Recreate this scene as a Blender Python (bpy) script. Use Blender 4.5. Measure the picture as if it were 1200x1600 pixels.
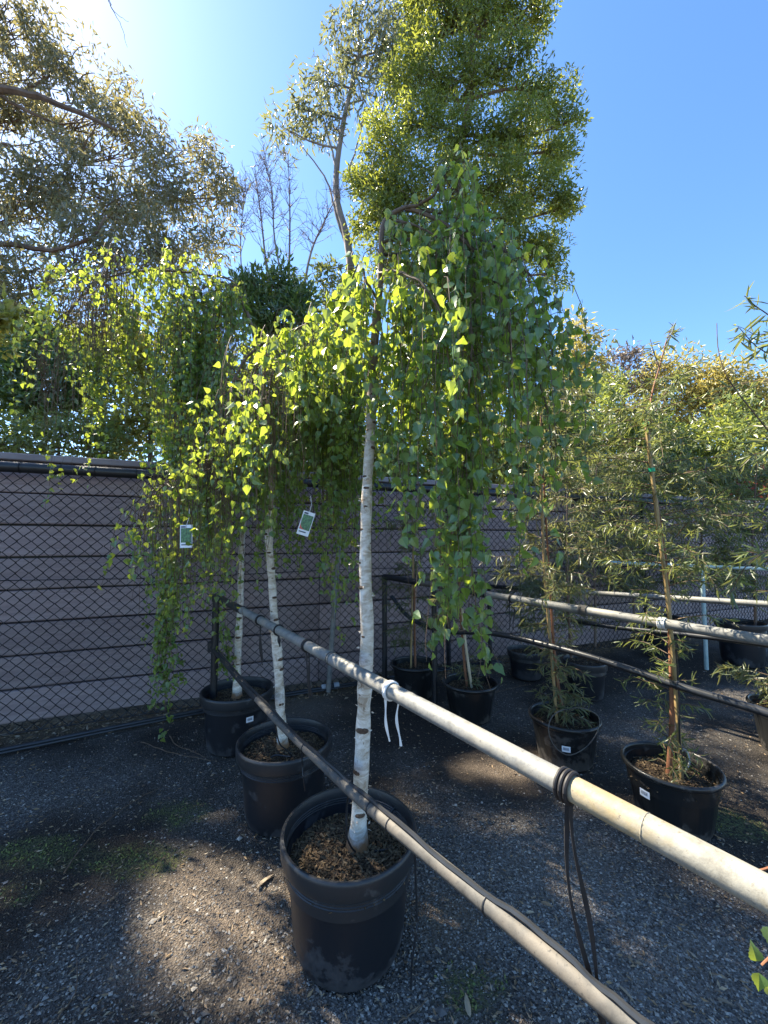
import bpy, math, random
import numpy as np
from mathutils import Vector, Matrix

# ------------------------------------------------------------------ camera, sky, sun, exposure
scene = bpy.context.scene
for o in list(bpy.data.objects):
    bpy.data.objects.remove(o)
F, PITCH, CAMZ = 620.0, 0.069, 1.25
cam_data = bpy.data.cameras.new('camera')
cam_data.sensor_fit = 'HORIZONTAL'
cam_data.sensor_width = 36.0
cam_data.lens = 36.0 * F / 1200.0
cam_data.clip_start = 0.02
cam_data.clip_end = 1000.0
cam = bpy.data.objects.new('camera', cam_data)
scene.collection.objects.link(cam)
cam.location = (0, 0, CAMZ)
cam.rotation_euler = (math.pi / 2 + PITCH, 0, 0)
scene.camera = cam

SUN_AZ, SUN_EL = math.radians(-57), math.radians(50)      # azimuth from +Y, positive towards +X
world = bpy.data.worlds.new('World')
scene.world = world
world.use_nodes = True
wn = world.node_tree.nodes
sky = wn.new('ShaderNodeTexSky')
sky.sky_type = 'NISHITA'
sky.sun_disc = False
sky.sun_elevation = SUN_EL
sky.sun_rotation = SUN_AZ
sky.altitude = 50
sky.air_density = 0.9
sky.dust_density = 0.3
sky.ozone_density = 3.5
sat = wn.new('ShaderNodeHueSaturation')
sat.inputs['Saturation'].default_value = 1.13
world.node_tree.links.new(sky.outputs[0], sat.inputs['Color'])
world.node_tree.links.new(sat.outputs[0], wn['Background'].inputs[0])
wn['Background'].inputs[1].default_value = 0.083
sun_data = bpy.data.lights.new('sun', 'SUN')
sun_data.energy = 4.6
sun_data.angle = math.radians(0.53)
sun_data.color = (1.0, 0.90, 0.72)
sun = bpy.data.objects.new('sun', sun_data)
scene.collection.objects.link(sun)
SUN_DIR = Vector((math.sin(SUN_AZ) * math.cos(SUN_EL), math.cos(SUN_AZ) * math.cos(SUN_EL), math.sin(SUN_EL)))
sun.rotation_euler = SUN_DIR.to_track_quat('Z', 'Y').to_euler()
sun.location = SUN_DIR * 30
vs = scene.view_settings
vs.view_transform = 'Standard'
vs.look = 'None'
vs.exposure = 2.25
vs.gamma = 1.0
vs.use_curve_mapping = False

# ------------------------------------------------------------------ helpers
C = scene.collection
rng = np.random.default_rng(7)
random.seed(7)
cp, sp = math.cos(PITCH), math.sin(PITCH)

def ray(px, py):
    a, b = (px - 600) / F, (800 - py) / F
    return np.array([a, cp - sp * b, sp + cp * b])

def at(px, py, Y):
    r = ray(px, py)
    return np.array([0, 0, CAMZ]) + r * (Y / r[1])

def at_z(px, py, z=0.0):
    r = ray(px, py)
    return np.array([0, 0, CAMZ]) + r * ((z - CAMZ) / r[2])

def at_plane(px, py, A, d):                 # vertical plane through A (x, y) along d (x, y)
    r = ray(px, py)
    nx, ny = -d[1], d[0]
    t = (A[0] * nx + A[1] * ny) / (r[0] * nx + r[1] * ny)
    return np.array([0, 0, CAMZ]) + r * t

def project(P):
    P = np.asarray(P, float)
    z = P[..., 2] - CAMZ
    d = P[..., 1] * cp + z * sp
    u = -P[..., 1] * sp + z * cp
    d = np.where(np.abs(d) < 1e-4, 1e-4, d)
    return 600 + F * P[..., 0] / d, 800 - F * u / d, d

def unit(v):
    v = np.asarray(v, float)
    return v / (np.linalg.norm(v, axis=-1, keepdims=True) + 1e-12)

def smooth_path(pts, n):
    pts = np.asarray(pts, float)
    k = len(pts)
    if k < 3:
        t = np.linspace(0, 1, n)[:, None]
        return pts[0] * (1 - t) + pts[-1] * t
    P = np.vstack([2 * pts[0] - pts[1], pts, 2 * pts[-1] - pts[-2]])
    out = []
    for s in np.linspace(0, k - 1 - 1e-9, n):
        i = int(s); f = s - i
        a, b, c, d = P[i], P[i + 1], P[i + 2], P[i + 3]
        out.append(0.5 * (2 * b + (c - a) * f + (2 * a - 5 * b + 4 * c - d) * f * f + (3 * b - a - 3 * c + d) * f ** 3))
    return np.array(out)

def raw_mesh(name, V, T, smooth=False):
    V = np.ascontiguousarray(V, dtype=np.float32)
    T = np.ascontiguousarray(T, dtype=np.int32)
    me = bpy.data.meshes.new(name)
    me.vertices.add(len(V)); me.vertices.foreach_set('co', V.ravel())
    me.loops.add(T.size); me.loops.foreach_set('vertex_index', T.ravel())
    me.polygons.add(len(T))
    me.polygons.foreach_set('loop_start', np.arange(0, T.size, 3, dtype=np.int32))
    me.polygons.foreach_set('loop_total', np.full(len(T), 3, dtype=np.int32))
    me.polygons.foreach_set('use_smooth', np.full(len(T), smooth))
    me.update(calc_edges=True)
    return me

def tag(o, label=None, cat=None, group=None, kind=None):
    if label: o['label'] = label
    if cat: o['category'] = cat
    if group: o['group'] = group
    if kind: o['kind'] = kind
    return o

def link(name, me, mat, parent=None):
    o = bpy.data.objects.new(name, me)
    C.objects.link(o)
    if mat is not None and len(me.materials) == 0:
        me.materials.append(mat)
    if parent is not None:
        o.parent = parent
    return o

def thing(name, loc, label, cat, group=None):
    o = bpy.data.objects.new(name, None)
    o.empty_display_size = 0.05
    C.objects.link(o)
    o.location = Vector([float(v) for v in loc])
    return tag(o, label, cat, group)

def origin(parent):
    """world location of a thing or of a part under it (parts are unmoved)"""
    v = Vector((0, 0, 0))
    while parent is not None:
        v += parent.location
        parent = parent.parent
    return np.array(v)

class MB:
    def __init__(self):
        self.V, self.T, self.n = [], [], 0
    def add(self, V, T):
        V = np.asarray(V, float); T = np.asarray(T, int)
        self.V.append(V); self.T.append(T + self.n); self.n += len(V)
        return self
    def tube(self, pts, rad, sides=6, caps=True):
        pts = np.asarray(pts, float); n = len(pts)
        rad = np.full(n, rad, float) if np.isscalar(rad) else np.asarray(rad, float)
        if len(rad) != n:
            rad = np.interp(np.linspace(0, 1, n), np.linspace(0, 1, len(rad)), rad)
        tan = np.zeros_like(pts)
        tan[1:-1] = pts[2:] - pts[:-2]; tan[0] = pts[1] - pts[0]; tan[-1] = pts[-1] - pts[-2]
        tan = unit(tan)
        ref = np.array([0, 0, 1.0]) if abs(tan[0][2]) < 0.9 else np.array([1.0, 0, 0])
        u = unit(np.cross(tan[0], ref))
        U = np.zeros_like(pts)
        for i in range(n):
            u = unit(u - tan[i] * np.dot(u, tan[i])); U[i] = u
        W = np.cross(tan, U)
        a = np.arange(sides) * 2 * math.pi / sides
        V = (pts[:, None, :] + rad[:, None, None] * (np.cos(a)[None, :, None] * U[:, None, :] + np.sin(a)[None, :, None] * W[:, None, :])).reshape(-1, 3)
        i, j = np.meshgrid(np.arange(n - 1), np.arange(sides), indexing='ij')
        i = i.ravel(); j = j.ravel(); j2 = (j + 1) % sides
        A = i * sides + j; B = i * sides + j2; D = (i + 1) * sides + j; E_ = (i + 1) * sides + j2
        T = np.vstack([np.stack([A, B, E_], 1), np.stack([A, E_, D], 1)])
        if caps:
            V = np.vstack([V, pts[0], pts[-1]])
            c0, c1 = n * sides, n * sides + 1
            k = np.arange(sides); k2 = (k + 1) % sides
            T = np.vstack([T, np.stack([np.full(sides, c0), k2, k], 1), np.stack([np.full(sides, c1), (n - 1) * sides + k, (n - 1) * sides + k2], 1)])
        return self.add(V, T)
    def lathe(self, prof, sides=48, centre=(0, 0, 0), wob=None):
        prof = np.asarray(prof, float); n = len(prof)
        a = np.arange(sides) * 2 * math.pi / sides
        r = prof[:, 0][:, None] * np.ones(sides)[None, :]
        if wob is not None:
            r = r * wob(a)[None, :] if np.ndim(wob(a)) == 1 else r * wob(a)
        V = np.stack([r * np.cos(a), r * np.sin(a), prof[:, 1][:, None] * np.ones(sides)], -1).reshape(-1, 3) + np.asarray(centre)
        i, j = np.meshgrid(np.arange(n - 1), np.arange(sides), indexing='ij')
        i = i.ravel(); j = j.ravel(); j2 = (j + 1) % sides
        A = i * sides + j; B = i * sides + j2; D = (i + 1) * sides + j; E_ = (i + 1) * sides + j2
        return self.add(V, np.vstack([np.stack([A, B, E_], 1), np.stack([A, E_, D], 1)]))
    def box(self, c, ax, ay, az, bevel=0.0):
        """box centred at c with half-axis vectors ax, ay, az; a small bevel cuts the long edges"""
        c, ax, ay, az = (np.asarray(v, float) for v in (c, ax, ay, az))
        ly, lz = np.linalg.norm(ay), np.linalg.norm(az)
        by, bz = (1 - bevel / ly if ly else 1), (1 - bevel / lz if lz else 1)
        ring = [(-1, -bz), (-by, -1), (by, -1), (1, -bz), (1, bz), (by, 1), (-by, 1), (-1, bz)] if bevel else [(-1, -1), (1, -1), (1, 1), (-1, 1)]
        k = len(ring)
        V = [c + s * ax + a * ay + b * az for s in (-1, 1) for a, b in ring]
        T = []
        for j in range(k):
            j2 = (j + 1) % k
            T += [(j, j2, k + j2), (j, k + j2, k + j)]
        for j in range(1, k - 1):
            T += [(0, j + 1, j), (k, k + j, k + j + 1)]
        return self.add(V, T)
    def arrays(self):
        return np.vstack(self.V), np.vstack(self.T)
    def build(self, name, mat, parent=None, smooth=True, kind=None, label=None):
        V, T = self.arrays()
        me = raw_mesh(name, V - origin(parent), T, smooth)
        o = link(name, me, mat, parent)
        if smooth:
            try:
                me.set_sharp_from_angle(angle=math.radians(40))
            except Exception:
                pass
        if kind: o['kind'] = kind
        if label: o['label'] = label
        return o

# value noise in numpy
def vnoise(x, y, seed=0):
    g = np.random.default_rng(seed).random((64, 64))
    xi = np.floor(x).astype(int); yi = np.floor(y).astype(int)
    fx = x - xi; fy = y - yi
    fx = fx * fx * (3 - 2 * fx); fy = fy * fy * (3 - 2 * fy)
    a = g[xi % 64, yi % 64]; b = g[(xi + 1) % 64, yi % 64]; c = g[xi % 64, (yi + 1) % 64]; d = g[(xi + 1) % 64, (yi + 1) % 64]
    return (a * (1 - fx) + b * fx) * (1 - fy) + (c * (1 - fx) + d * fx) * fy

def fbm(x, y, seed=0, octv=4):
    s, a, t = 0, 1, 0
    for k in range(octv):
        s = s + a * vnoise(x * 2 ** k + 13.7 * k, y * 2 ** k + 7.1 * k, seed + k); t += a; a *= 0.5
    return s / t

# ------------------------------------------------------------------ materials
def new_mat(name):
    m = bpy.data.materials.new(name)
    m.use_nodes = True
    nt = m.node_tree
    return m, nt, nt.nodes['Principled BSDF']

def N(nt, typ, **kw):
    n = nt.nodes.new(typ)
    for k, v in kw.items():
        if k.startswith('i_'):
            n.inputs[k[2:].replace('_', ' ')].default_value = v
        else:
            setattr(n, k, v)
    return n

def ramp(nt, stops, fac=None):
    r = nt.nodes.new('ShaderNodeValToRGB')
    el = r.color_ramp.elements
    while len(el) > 1: el.remove(el[-1])
    el[0].position = stops[0][0]; el[0].color = (*stops[0][1], 1)
    for p, c in stops[1:]:
        e = el.new(p); e.color = (*c, 1)
    if fac is not None: nt.links.new(fac, r.inputs[0])
    return r

def noise(nt, scale, detail=4, rough=0.55, vec=None, dist=0.0):
    n = nt.nodes.new('ShaderNodeTexNoise')
    n.inputs['Scale'].default_value = scale; n.inputs['Detail'].default_value = detail
    n.inputs['Roughness'].default_value = rough; n.inputs['Distortion'].default_value = dist
    if vec is not None: nt.links.new(vec, n.inputs['Vector'])
    return n

def coords(nt, which='Object', scale=(1, 1, 1)):
    tc = nt.nodes.new('ShaderNodeTexCoord')
    mp = nt.nodes.new('ShaderNodeMapping')
    mp.inputs['Scale'].default_value = scale
    nt.links.new(tc.outputs[which], mp.inputs['Vector'])
    return mp.outputs[0]

def bump(nt, b, height, strength=0.3, dist=0.01):
    n = nt.nodes.new('ShaderNodeBump')
    n.inputs['Strength'].default_value = strength; n.inputs['Distance'].default_value = dist
    nt.links.new(height, n.inputs['Height']); nt.links.new(n.outputs[0], b.inputs['Normal'])

def mixc(nt, fac, a, b):
    m = nt.nodes.new('ShaderNodeMix'); m.data_type = 'RGBA'
    for s, v in ((0, fac), (6, a), (7, b)):
        if hasattr(v, 'links') or isinstance(v, bpy.types.NodeSocket): nt.links.new(v, m.inputs[s])
        elif s == 0: m.inputs[0].default_value = v
        else: m.inputs[s].default_value = (*v, 1)
    return m.outputs[2]

def simple(name, stops, scale=20, rough=0.6, metal=0.0, spec=0.5, bstr=0.0, bdist=0.005, stretch=(1, 1, 1), bscale=None, rvar=0.0):
    m, nt, b = new_mat(name)
    v = coords(nt, 'Object', stretch)
    n = noise(nt, scale, 5, 0.6, v)
    r = ramp(nt, stops, n.outputs[0])
    nt.links.new(r.outputs[0], b.inputs['Base Color'])
    b.inputs['Roughness'].default_value = rough; b.inputs['Metallic'].default_value = metal
    b.inputs['Specular IOR Level'].default_value = spec
    if rvar:
        mr = N(nt, 'ShaderNodeMapRange'); mr.inputs[3].default_value = rough - rvar; mr.inputs[4].default_value = rough + rvar
        n3 = noise(nt, scale * 0.7, 4, 0.6, v)
        nt.links.new(n3.outputs[0], mr.inputs[0]); nt.links.new(mr.outputs[0], b.inputs['Roughness'])
    if bstr:
        n2 = noise(nt, bscale or scale * 2, 5, 0.6, v)
        bump(nt, b, n2.outputs[0], bstr, bdist)
    return m

def leaf_mat(name, cols, trans, tmix=0.45, rough=0.42, spec=0.5):
    if 0 < tmix and rough < 0.6: rough *= 0.78; spec = min(1.0, spec * 1.7)      # waxy leaves
    """cols: list of leaf greens picked at random per leaf; trans: colour of light shining through"""
    m, nt, b = new_mat(name)
    geo = nt.nodes.new('ShaderNodeNewGeometry'); oi = nt.nodes.new('ShaderNodeObjectInfo')
    ad = N(nt, 'ShaderNodeMath', operation='ADD'); fr = N(nt, 'ShaderNodeMath', operation='FRACT')
    nt.links.new(geo.outputs['Random Per Island'], ad.inputs[0]); nt.links.new(oi.outputs['Random'], ad.inputs[1])
    nt.links.new(ad.outputs[0], fr.inputs[0])
    k = len(cols)
    r = ramp(nt, [(i / max(1, k - 1), c) for i, c in enumerate(cols)], fr.outputs[0])
    v = coords(nt, 'Object')
    n = noise(nt, 60, 2, 0.5, v)
    hs = nt.nodes.new('ShaderNodeHueSaturation')
    mr = N(nt, 'ShaderNodeMapRange'); mr.inputs[3].default_value = 0.75; mr.inputs[4].default_value = 1.25
    nt.links.new(n.outputs[0], mr.inputs[0]); nt.links.new(mr.outputs[0], hs.inputs['Value'])
    nt.links.new(r.outputs[0], hs.inputs['Color'])
    nt.links.new(hs.outputs[0], b.inputs['Base Color'])
    b.inputs['Roughness'].default_value = rough; b.inputs['Specular IOR Level'].default_value = spec
    tr = nt.nodes.new('ShaderNodeBsdfTranslucent')
    tcol = mixc(nt, 0.35, trans, hs.outputs[0])
    nt.links.new(tcol, tr.inputs[0])
    mx = nt.nodes.new('ShaderNodeMixShader'); mx.inputs[0].default_value = tmix
    nt.links.new(b.outputs[0], mx.inputs[1]); nt.links.new(tr.outputs[0], mx.inputs[2])
    out = nt.nodes['Material Output']
    nt.links.new(mx.outputs[0], out.inputs[0])
    return m

M = {}
M['birch_leaf'] = leaf_mat('birch_leaf', [(0.0853, 0.1694, 0.0662), (0.1194, 0.2135, 0.0589), (0.0818, 0.1767, 0.0913), (0.1705, 0.2503, 0.0618), (0.0767, 0.1547, 0.0883), (0.1364, 0.2135, 0.0736)], (0.557, 0.662, 0.033), 0.47, 0.40)
M['birch_leaf_far'] = leaf_mat('birch_leaf_far', [(0.0829, 0.1653, 0.0483), (0.1196, 0.2066, 0.0551), (0.0766, 0.1653, 0.0689), (0.1755, 0.248, 0.062), (0.0957, 0.1653, 0.0551)], (0.581, 0.662, 0.044), 0.48, 0.42)
M['gum_leaf'] = leaf_mat('gum_leaf', [(0.0978, 0.1092, 0.0517), (0.1323, 0.138, 0.069), (0.0862, 0.1035, 0.0633), (0.161, 0.1495, 0.069), (0.1437, 0.1092, 0.0575)], (0.46, 0.391, 0.127), 0.36, 0.36, 0.6)
M['pale_gum_leaf'] = leaf_mat('pale_gum_leaf', [(.10, .125, .07), (.13, .14, .09), (.09, .12, .06)], (.38, .38, .12), 0.36, 0.3, 0.7)
M['wattle_leaf'] = leaf_mat('wattle_leaf', [(0.0891, 0.1404, 0.0297), (0.1248, 0.1756, 0.0351), (0.0713, 0.1194, 0.0297), (0.1782, 0.2106, 0.0405), (0.1069, 0.1404, 0.0378)], (0.537, 0.562, 0.062), 0.42, 0.38, 0.5)
M['dark_leaf'] = leaf_mat('dark_leaf', [(.05, .09, .03), (.07, .11, .035), (.08, .125, .04), (.05, .08, .035)], (.34, .46, .06), 0.35, 0.42)
M['yellow_leaf'] = leaf_mat('yellow_leaf', [(.20, .22, .04), (.27, .26, .06), (.16, .20, .04), (.30, .26, .08)], (.72, .62, .10), 0.45, 0.45)
M['gold_leaf'] = leaf_mat('gold_leaf', [(.24, .23, .06), (.32, .28, .08), (.19, .20, .05), (.36, .29, .11)], (.7, .58, .14), 0.4, 0.5)
M['mauve_leaf'] = leaf_mat('mauve_leaf', [(.10, .085, .085), (.12, .10, .10), (.09, .09, .07), (.13, .10, .08)], (.3, .22, .16), 0.3, 0.5)
M['mid_leaf'] = leaf_mat('mid_leaf', [(.09, .13, .04), (.12, .16, .045), (.08, .115, .04), (.15, .18, .06)], (.5, .55, .08), 0.4, 0.42)
M['red_leaf'] = leaf_mat('red_leaf', [(.20, .03, .035), (.15, .03, .03), (.09, .08, .03)], (.5, .08, .06), 0.4, 0.45)
M['grey_leaf'] = leaf_mat('grey_leaf', [(0.0798, 0.1091, 0.0559), (0.1037, 0.1251, 0.0679), (0.0679, 0.0969, 0.0479), (0.1037, 0.1091, 0.0518), (0.1197, 0.113, 0.0638)], (0.42, 0.42, 0.12), 0.36, 0.5, 0.3)
M['olive_leaf'] = leaf_mat('olive_leaf', [(0.0701, 0.1058, 0.0406), (0.0886, 0.121, 0.0443), (0.059, 0.0945, 0.0369), (0.1033, 0.1172, 0.0443), (0.0959, 0.0907, 0.0443)], (0.44, 0.48, 0.11), 0.36, 0.5, 0.3)
M['moss'] = leaf_mat('moss', [(.16, .19, .05), (.22, .23, .07), (.12, .17, .055)], (.3, .35, .07), 0.2, 0.7)
M['litter'] = leaf_mat('litter', [(.22, .145, .08), (.32, .23, .14), (.15, .095, .055), (.42, .34, .23), (.10, .07, .05), (.36, .24, .12)], (.3, .2, .1), 0.12, 0.7)
M['mulch'] = leaf_mat('mulch', [(.10, .065, .035), (.16, .11, .06), (.06, .04, .025), (.22, .16, .09), (.04, .03, .02)], (.1, .08, .05), 0.03, 0.8, 0.3)
M['gravel'] = leaf_mat('gravel', [(0.0925, 0.0846, 0.077), (0.148, 0.1367, 0.126), (0.0648, 0.0576, 0.0507), (0.222, 0.207, 0.189), (0.37, 0.342, 0.2975), (0.1202, 0.1044, 0.0875), (0.185, 0.162, 0.1365)], (0.1, 0.1, 0.1), 0.0, 0.75, 0.35)
M['soil'] = simple('soil', [(.3, (.018, .013, .01)), (.6, (.05, .035, .024)), (.8, (.09, .06, .04))], 60, 0.9, 0, .2, 0.8, 0.01)
def pot_mat(name, base, dust, rough, amount):
    m, nt, b = new_mat(name)
    v = coords(nt, 'Object'); oi = nt.nodes.new('ShaderNodeObjectInfo')
    ad = N(nt, 'ShaderNodeVectorMath', operation='ADD'); nt.links.new(v, ad.inputs[0]); nt.links.new(oi.outputs['Location'], ad.inputs[1])
    n1 = noise(nt, 6, 6, 0.68, ad.outputs[0], 0.4); n2 = noise(nt, 45, 5, 0.7, ad.outputs[0])
    sx = nt.nodes.new('ShaderNodeSeparateXYZ'); nt.links.new(v, sx.inputs[0])
    low = N(nt, 'ShaderNodeMapRange'); low.inputs[1].default_value = 0.10; low.inputs[2].default_value = 0.0; low.inputs[3].default_value = 0.0; low.inputs[4].default_value = 0.16
    nt.links.new(sx.outputs[2], low.inputs[0])
    s = N(nt, 'ShaderNodeMath', operation='ADD'); nt.links.new(n1.outputs[0], s.inputs[0]); nt.links.new(low.outputs[0], s.inputs[1])
    mu = N(nt, 'ShaderNodeMath', operation='MULTIPLY_ADD'); mu.inputs[1].default_value = 0.25; nt.links.new(n2.outputs[0], mu.inputs[0]); nt.links.new(s.outputs[0], mu.inputs[2])
    f = ramp(nt, [(.70, (0, 0, 0)), (.735, (amount * .55,) * 3), (.86, (amount,) * 3)], mu.outputs[0])
    c = mixc(nt, f.outputs[0], base, dust)
    nt.links.new(c, b.inputs['Base Color'])
    mr = N(nt, 'ShaderNodeMapRange'); mr.inputs[3].default_value = rough; mr.inputs[4].default_value = min(1, rough + .4)
    nt.links.new(f.outputs[0], mr.inputs[0]); nt.links.new(mr.outputs[0], b.inputs['Roughness'])
    b.inputs['Specular IOR Level'].default_value = 0.45
    bump(nt, b, n2.outputs[0], 0.06, 0.002)
    return m
M['pot'] = pot_mat('pot', (.011, .013, .017), (.085, .088, .095), 0.40, .5)
M['pot_rim'] = pot_mat('pot_rim', (.024, .025, .027), (.13, .125, .12), 0.40, .45)
M['pot_gloss'] = pot_mat('pot_gloss', (.012, .013, .014), (.11, .10, .09), 0.3, .6)
def pipe_mat(name, base, stain, dark, rough=0.6, metal=0.05, sfrac=.52):
    m, nt, b = new_mat(name)
    v = coords(nt, 'Object')
    n1 = noise(nt, 34, 6, 0.7, v); n2 = noise(nt, 7, 5, 0.65, v, 0.6); n3 = noise(nt, 150, 4, 0.7, v)
    r1 = ramp(nt, [(.3, tuple(.62 * x for x in base)), (.5, base), (.72, tuple(1.28 * x for x in base))], n1.outputs[0])
    f2 = ramp(nt, [(sfrac - .06, (0, 0, 0)), (sfrac + .12, (.85, .85, .85))], n2.outputs[0])
    c = mixc(nt, f2.outputs[0], r1.outputs[0], stain)
    f3 = ramp(nt, [(.58, (0, 0, 0)), (.70, (.8, .8, .8))], n3.outputs[0])
    c = mixc(nt, f3.outputs[0], c, dark)
    nt.links.new(c, b.inputs['Base Color'])
    b.inputs['Roughness'].default_value = rough; b.inputs['Metallic'].default_value = metal; b.inputs['Specular IOR Level'].default_value = 0.35
    bump(nt, b, n1.outputs[0], 0.35, 0.003)
    return m
M['galv'] = pipe_mat('galvanised_pipe', (.17, .172, .165), (.255, .24, .20), (.09, .088, .08))
M['galv_yellow'] = pipe_mat('stained_galvanised_pipe', (.235, .225, .19), (.27, .205, .10), (.10, .09, .07), sfrac=.47)
M['galv_dark'] = pipe_mat('dull_pipe', (.075, .072, .066), (.13, .115, .095), (.03, .03, .03), 0.68, 0.0)
M['black'] = simple('black_paint', [(.3, (.010, .011, .013)), (.7, (.02, .021, .024))], 20, 0.45, 0, .5, 0.05, 0.001)
M['poly'] = simple('poly_pipe', [(.3, (.012, .013, .015)), (.7, (.026, .028, .032))], 12, 0.36, 0, .5, 0.04, 0.001, rvar=0.08)
M['rubber'] = simple('black_strap', [(.3, (.012, .011, .012)), (.7, (.024, .022, .023))], 25, 0.6, 0, .4)
M['white_tie'] = simple('white_tie', [(.3, (.62, .61, .58)), (.7, (.75, .74, .71))], 40, 0.6, 0, .4)
M['wire'] = simple('coated_wire', [(.3, (.006, .006, .007)), (.7, (.012, .012, .013))], 20, 0.45, 0, .5)
M['grey_plastic'] = simple('grey_plastic', [(.3, (.30, .33, .36)), (.7, (.42, .45, .47))], 30, 0.45)
M['aqua_pipe'] = simple('painted_post', [(.3, (.26, .38, .38)), (.7, (.38, .48, .47))], 12, 0.5, 0.1, .5)
M['bamboo'] = simple('bamboo', [(.3, (.22, .145, .06)), (.5, (.33, .23, .10)), (.62, (.26, .17, .075)), (.8, (.13, .085, .05))], 18, 0.5, 0, .4, 0.1, 0.001, (1, 1, .25))
M['pale_stake'] = simple('pale_stake', [(.3, (.40, .32, .20)), (.6, (.55, .46, .32)), (.8, (.32, .24, .14))], 18, 0.55, 0, .4, 0.1, 0.001, (1, 1, .25))
M['red_bark'] = simple('red_bark', [(.3, (.16, .065, .035)), (.55, (.25, .115, .06)), (.8, (.11, .06, .04))], 22, 0.7, 0, .3, 0.3, 0.003, (1, 1, .3))
M['twig'] = simple('twig_bark', [(.3, (.07, .045, .03)), (.6, (.14, .095, .06)), (.8, (.22, .16, .11))], 30, 0.7, 0, .3)
M['pale_twig'] = simple('pale_twig', [(.3, (.16, .12, .08)), (.6, (.30, .25, .19))], 30, 0.7, 0, .3)
M['gum_bark'] = simple('gum_bark', [(.3, (.085, .055, .04)), (.55, (.16, .11, .08)), (.8, (.26, .19, .15))], 6, 0.8, 0, .3, 0.5, 0.02, (1, 1, .3))
M['grey_bark'] = simple('grey_bark', [(.3, (.16, .13, .11)), (.6, (.28, .24, .21)), (.8, (.36, .32, .30))], 6, 0.8, 0, .3, 0.3, 0.02, (1, 1, .3))
M['green_tape'] = simple('green_tape', [(.3, (.0, .30, .14)), (.7, (.01, .42, .2))], 20, 0.5)
M['sticker'] = simple('sticker', [(.3, (.72, .75, .80)), (.7, (.80, .82, .85))], 20, 0.4)
M['ink'] = simple('ink', [(.3, (.05, .07, .11)), (.7, (.10, .12, .17))], 60, 0.5)
M['tag_green'] = simple('tag_picture', [(.35, (.02, .07, .035)), (.5, (.05, .16, .07)), (.65, (.10, .26, .10)), (.8, (.03, .09, .06))], 120, 0.35)
M['tag_red'] = simple('tag_red', [(.3, (.55, .06, .05)), (.7, (.65, .09, .07))], 20, 0.35)
M['pale_peel'] = simple('pale_peel', [(.3, (.45, .37, .28)), (.7, (.66, .60, .52))], 40, 0.7, 0, .3)
M['cap'] = simple('wall_capping', [(.3, (.20, .16, .16)), (.7, (.30, .25, .25))], 8, 0.7, 0, .3, 0.2, 0.003, (.3, 1, 1))

def sleeper_mat():
    m, nt, b = new_mat('sleeper')
    oi = nt.nodes.new('ShaderNodeObjectInfo')
    v = coords(nt, 'Object', (0.6, 1, 14))
    n = noise(nt, 3.2, 6, 0.65, v, 0.4)
    r = ramp(nt, [(.3, (.27, .20, .195)), (.5, (.36, .275, .265)), (.72, (.45, .35, .335))], n.outputs[0])
    hs = nt.nodes.new('ShaderNodeHueSaturation')
    mr = N(nt, 'ShaderNodeMapRange'); mr.inputs[3].default_value = 0.72; mr.inputs[4].default_value = 1.2
    nt.links.new(oi.outputs['Random'], mr.inputs[0]); nt.links.new(mr.outputs[0], hs.inputs['Value']); nt.links.new(r.outputs[0], hs.inputs['Color'])
    v2 = coords(nt, 'Object'); n2 = noise(nt, 1.7, 5, 0.6, v2)
    rr = ramp(nt, [(.45, (0, 0, 0)), (.75, (.35, .35, .35))], n2.outputs[0])
    c = mixc(nt, rr.outputs[0], hs.outputs[0], (.44, .39, .375))
    nt.links.new(c, b.inputs['Base Color'])
    b.inputs['Roughness'].default_value = 0.8; b.inputs['Specular IOR Level'].default_value = 0.3
    bump(nt, b, n.outputs[0], 0.9, 0.010)
    return m
M['sleeper'] = sleeper_mat()

def birch_bark(name, scale):
    m, nt, b = new_mat(name)
    v = coords(nt, 'Object', (1, 1, 2.2 * scale))
    n = noise(nt, 14, 7, 0.72, v, 0.8)
    r = ramp(nt, [(.30, (.14, .085, .05)), (.37, (.36, .28, .20)), (.47, (.52, .45, .36)), (.56, (.68, .63, .55)), (.72, (.76, .73, .67))], n.outputs[0])
    v2 = coords(nt, 'Object', (1, 1, .35)); n2 = noise(nt, 55, 5, 0.7, v2)
    rr = ramp(nt, [(.60, (0, 0, 0)), (.70, (.9, .9, .9))], n2.outputs[0])
    c = mixc(nt, rr.outputs[0], r.outputs[0], (.20, .14, .09))
    # orange-brown collar where the trunk meets the soil
    tc = nt.nodes.new('ShaderNodeTexCoord'); sx = nt.nodes.new('ShaderNodeSeparateXYZ'); nt.links.new(tc.outputs['Object'], sx.inputs[0])
    n3 = noise(nt, 30, 3, 0.5, tc.outputs['Object'])
    ml = N(nt, 'ShaderNodeMath', operation='MULTIPLY_ADD'); ml.inputs[1].default_value = 0.05; nt.links.new(n3.outputs[0], ml.inputs[0]); nt.links.new(sx.outputs[2], ml.inputs[2])
    r3 = ramp(nt, [(.055, (1, 1, 1)), (.075, (0, 0, 0))], ml.outputs[0])
    c2 = mixc(nt, r3.outputs[0], c, (.34, .17, .075))
    # brown young wood high up
    r4 = ramp(nt, [(0, (0, 0, 0)), (1, (1, 1, 1))])
    mr = N(nt, 'ShaderNodeMapRange'); mr.inputs[1].default_value = 1.2; mr.inputs[2].default_value = 1.6
    nt.links.new(sx.outputs[2], mr.inputs[0])
    c3 = mixc(nt, mr.outputs[0], c2, (.15, .105, .075))
    nt.links.new(c3, b.inputs['Base Color'])
    b.inputs['Roughness'].default_value = 0.7; b.inputs['Specular IOR Level'].default_value = 0.3
    bump(nt, b, n.outputs[0], 0.5, 0.004)
    return m
M['birch_bark'] = birch_bark('birch_bark', 1.0)
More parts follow.
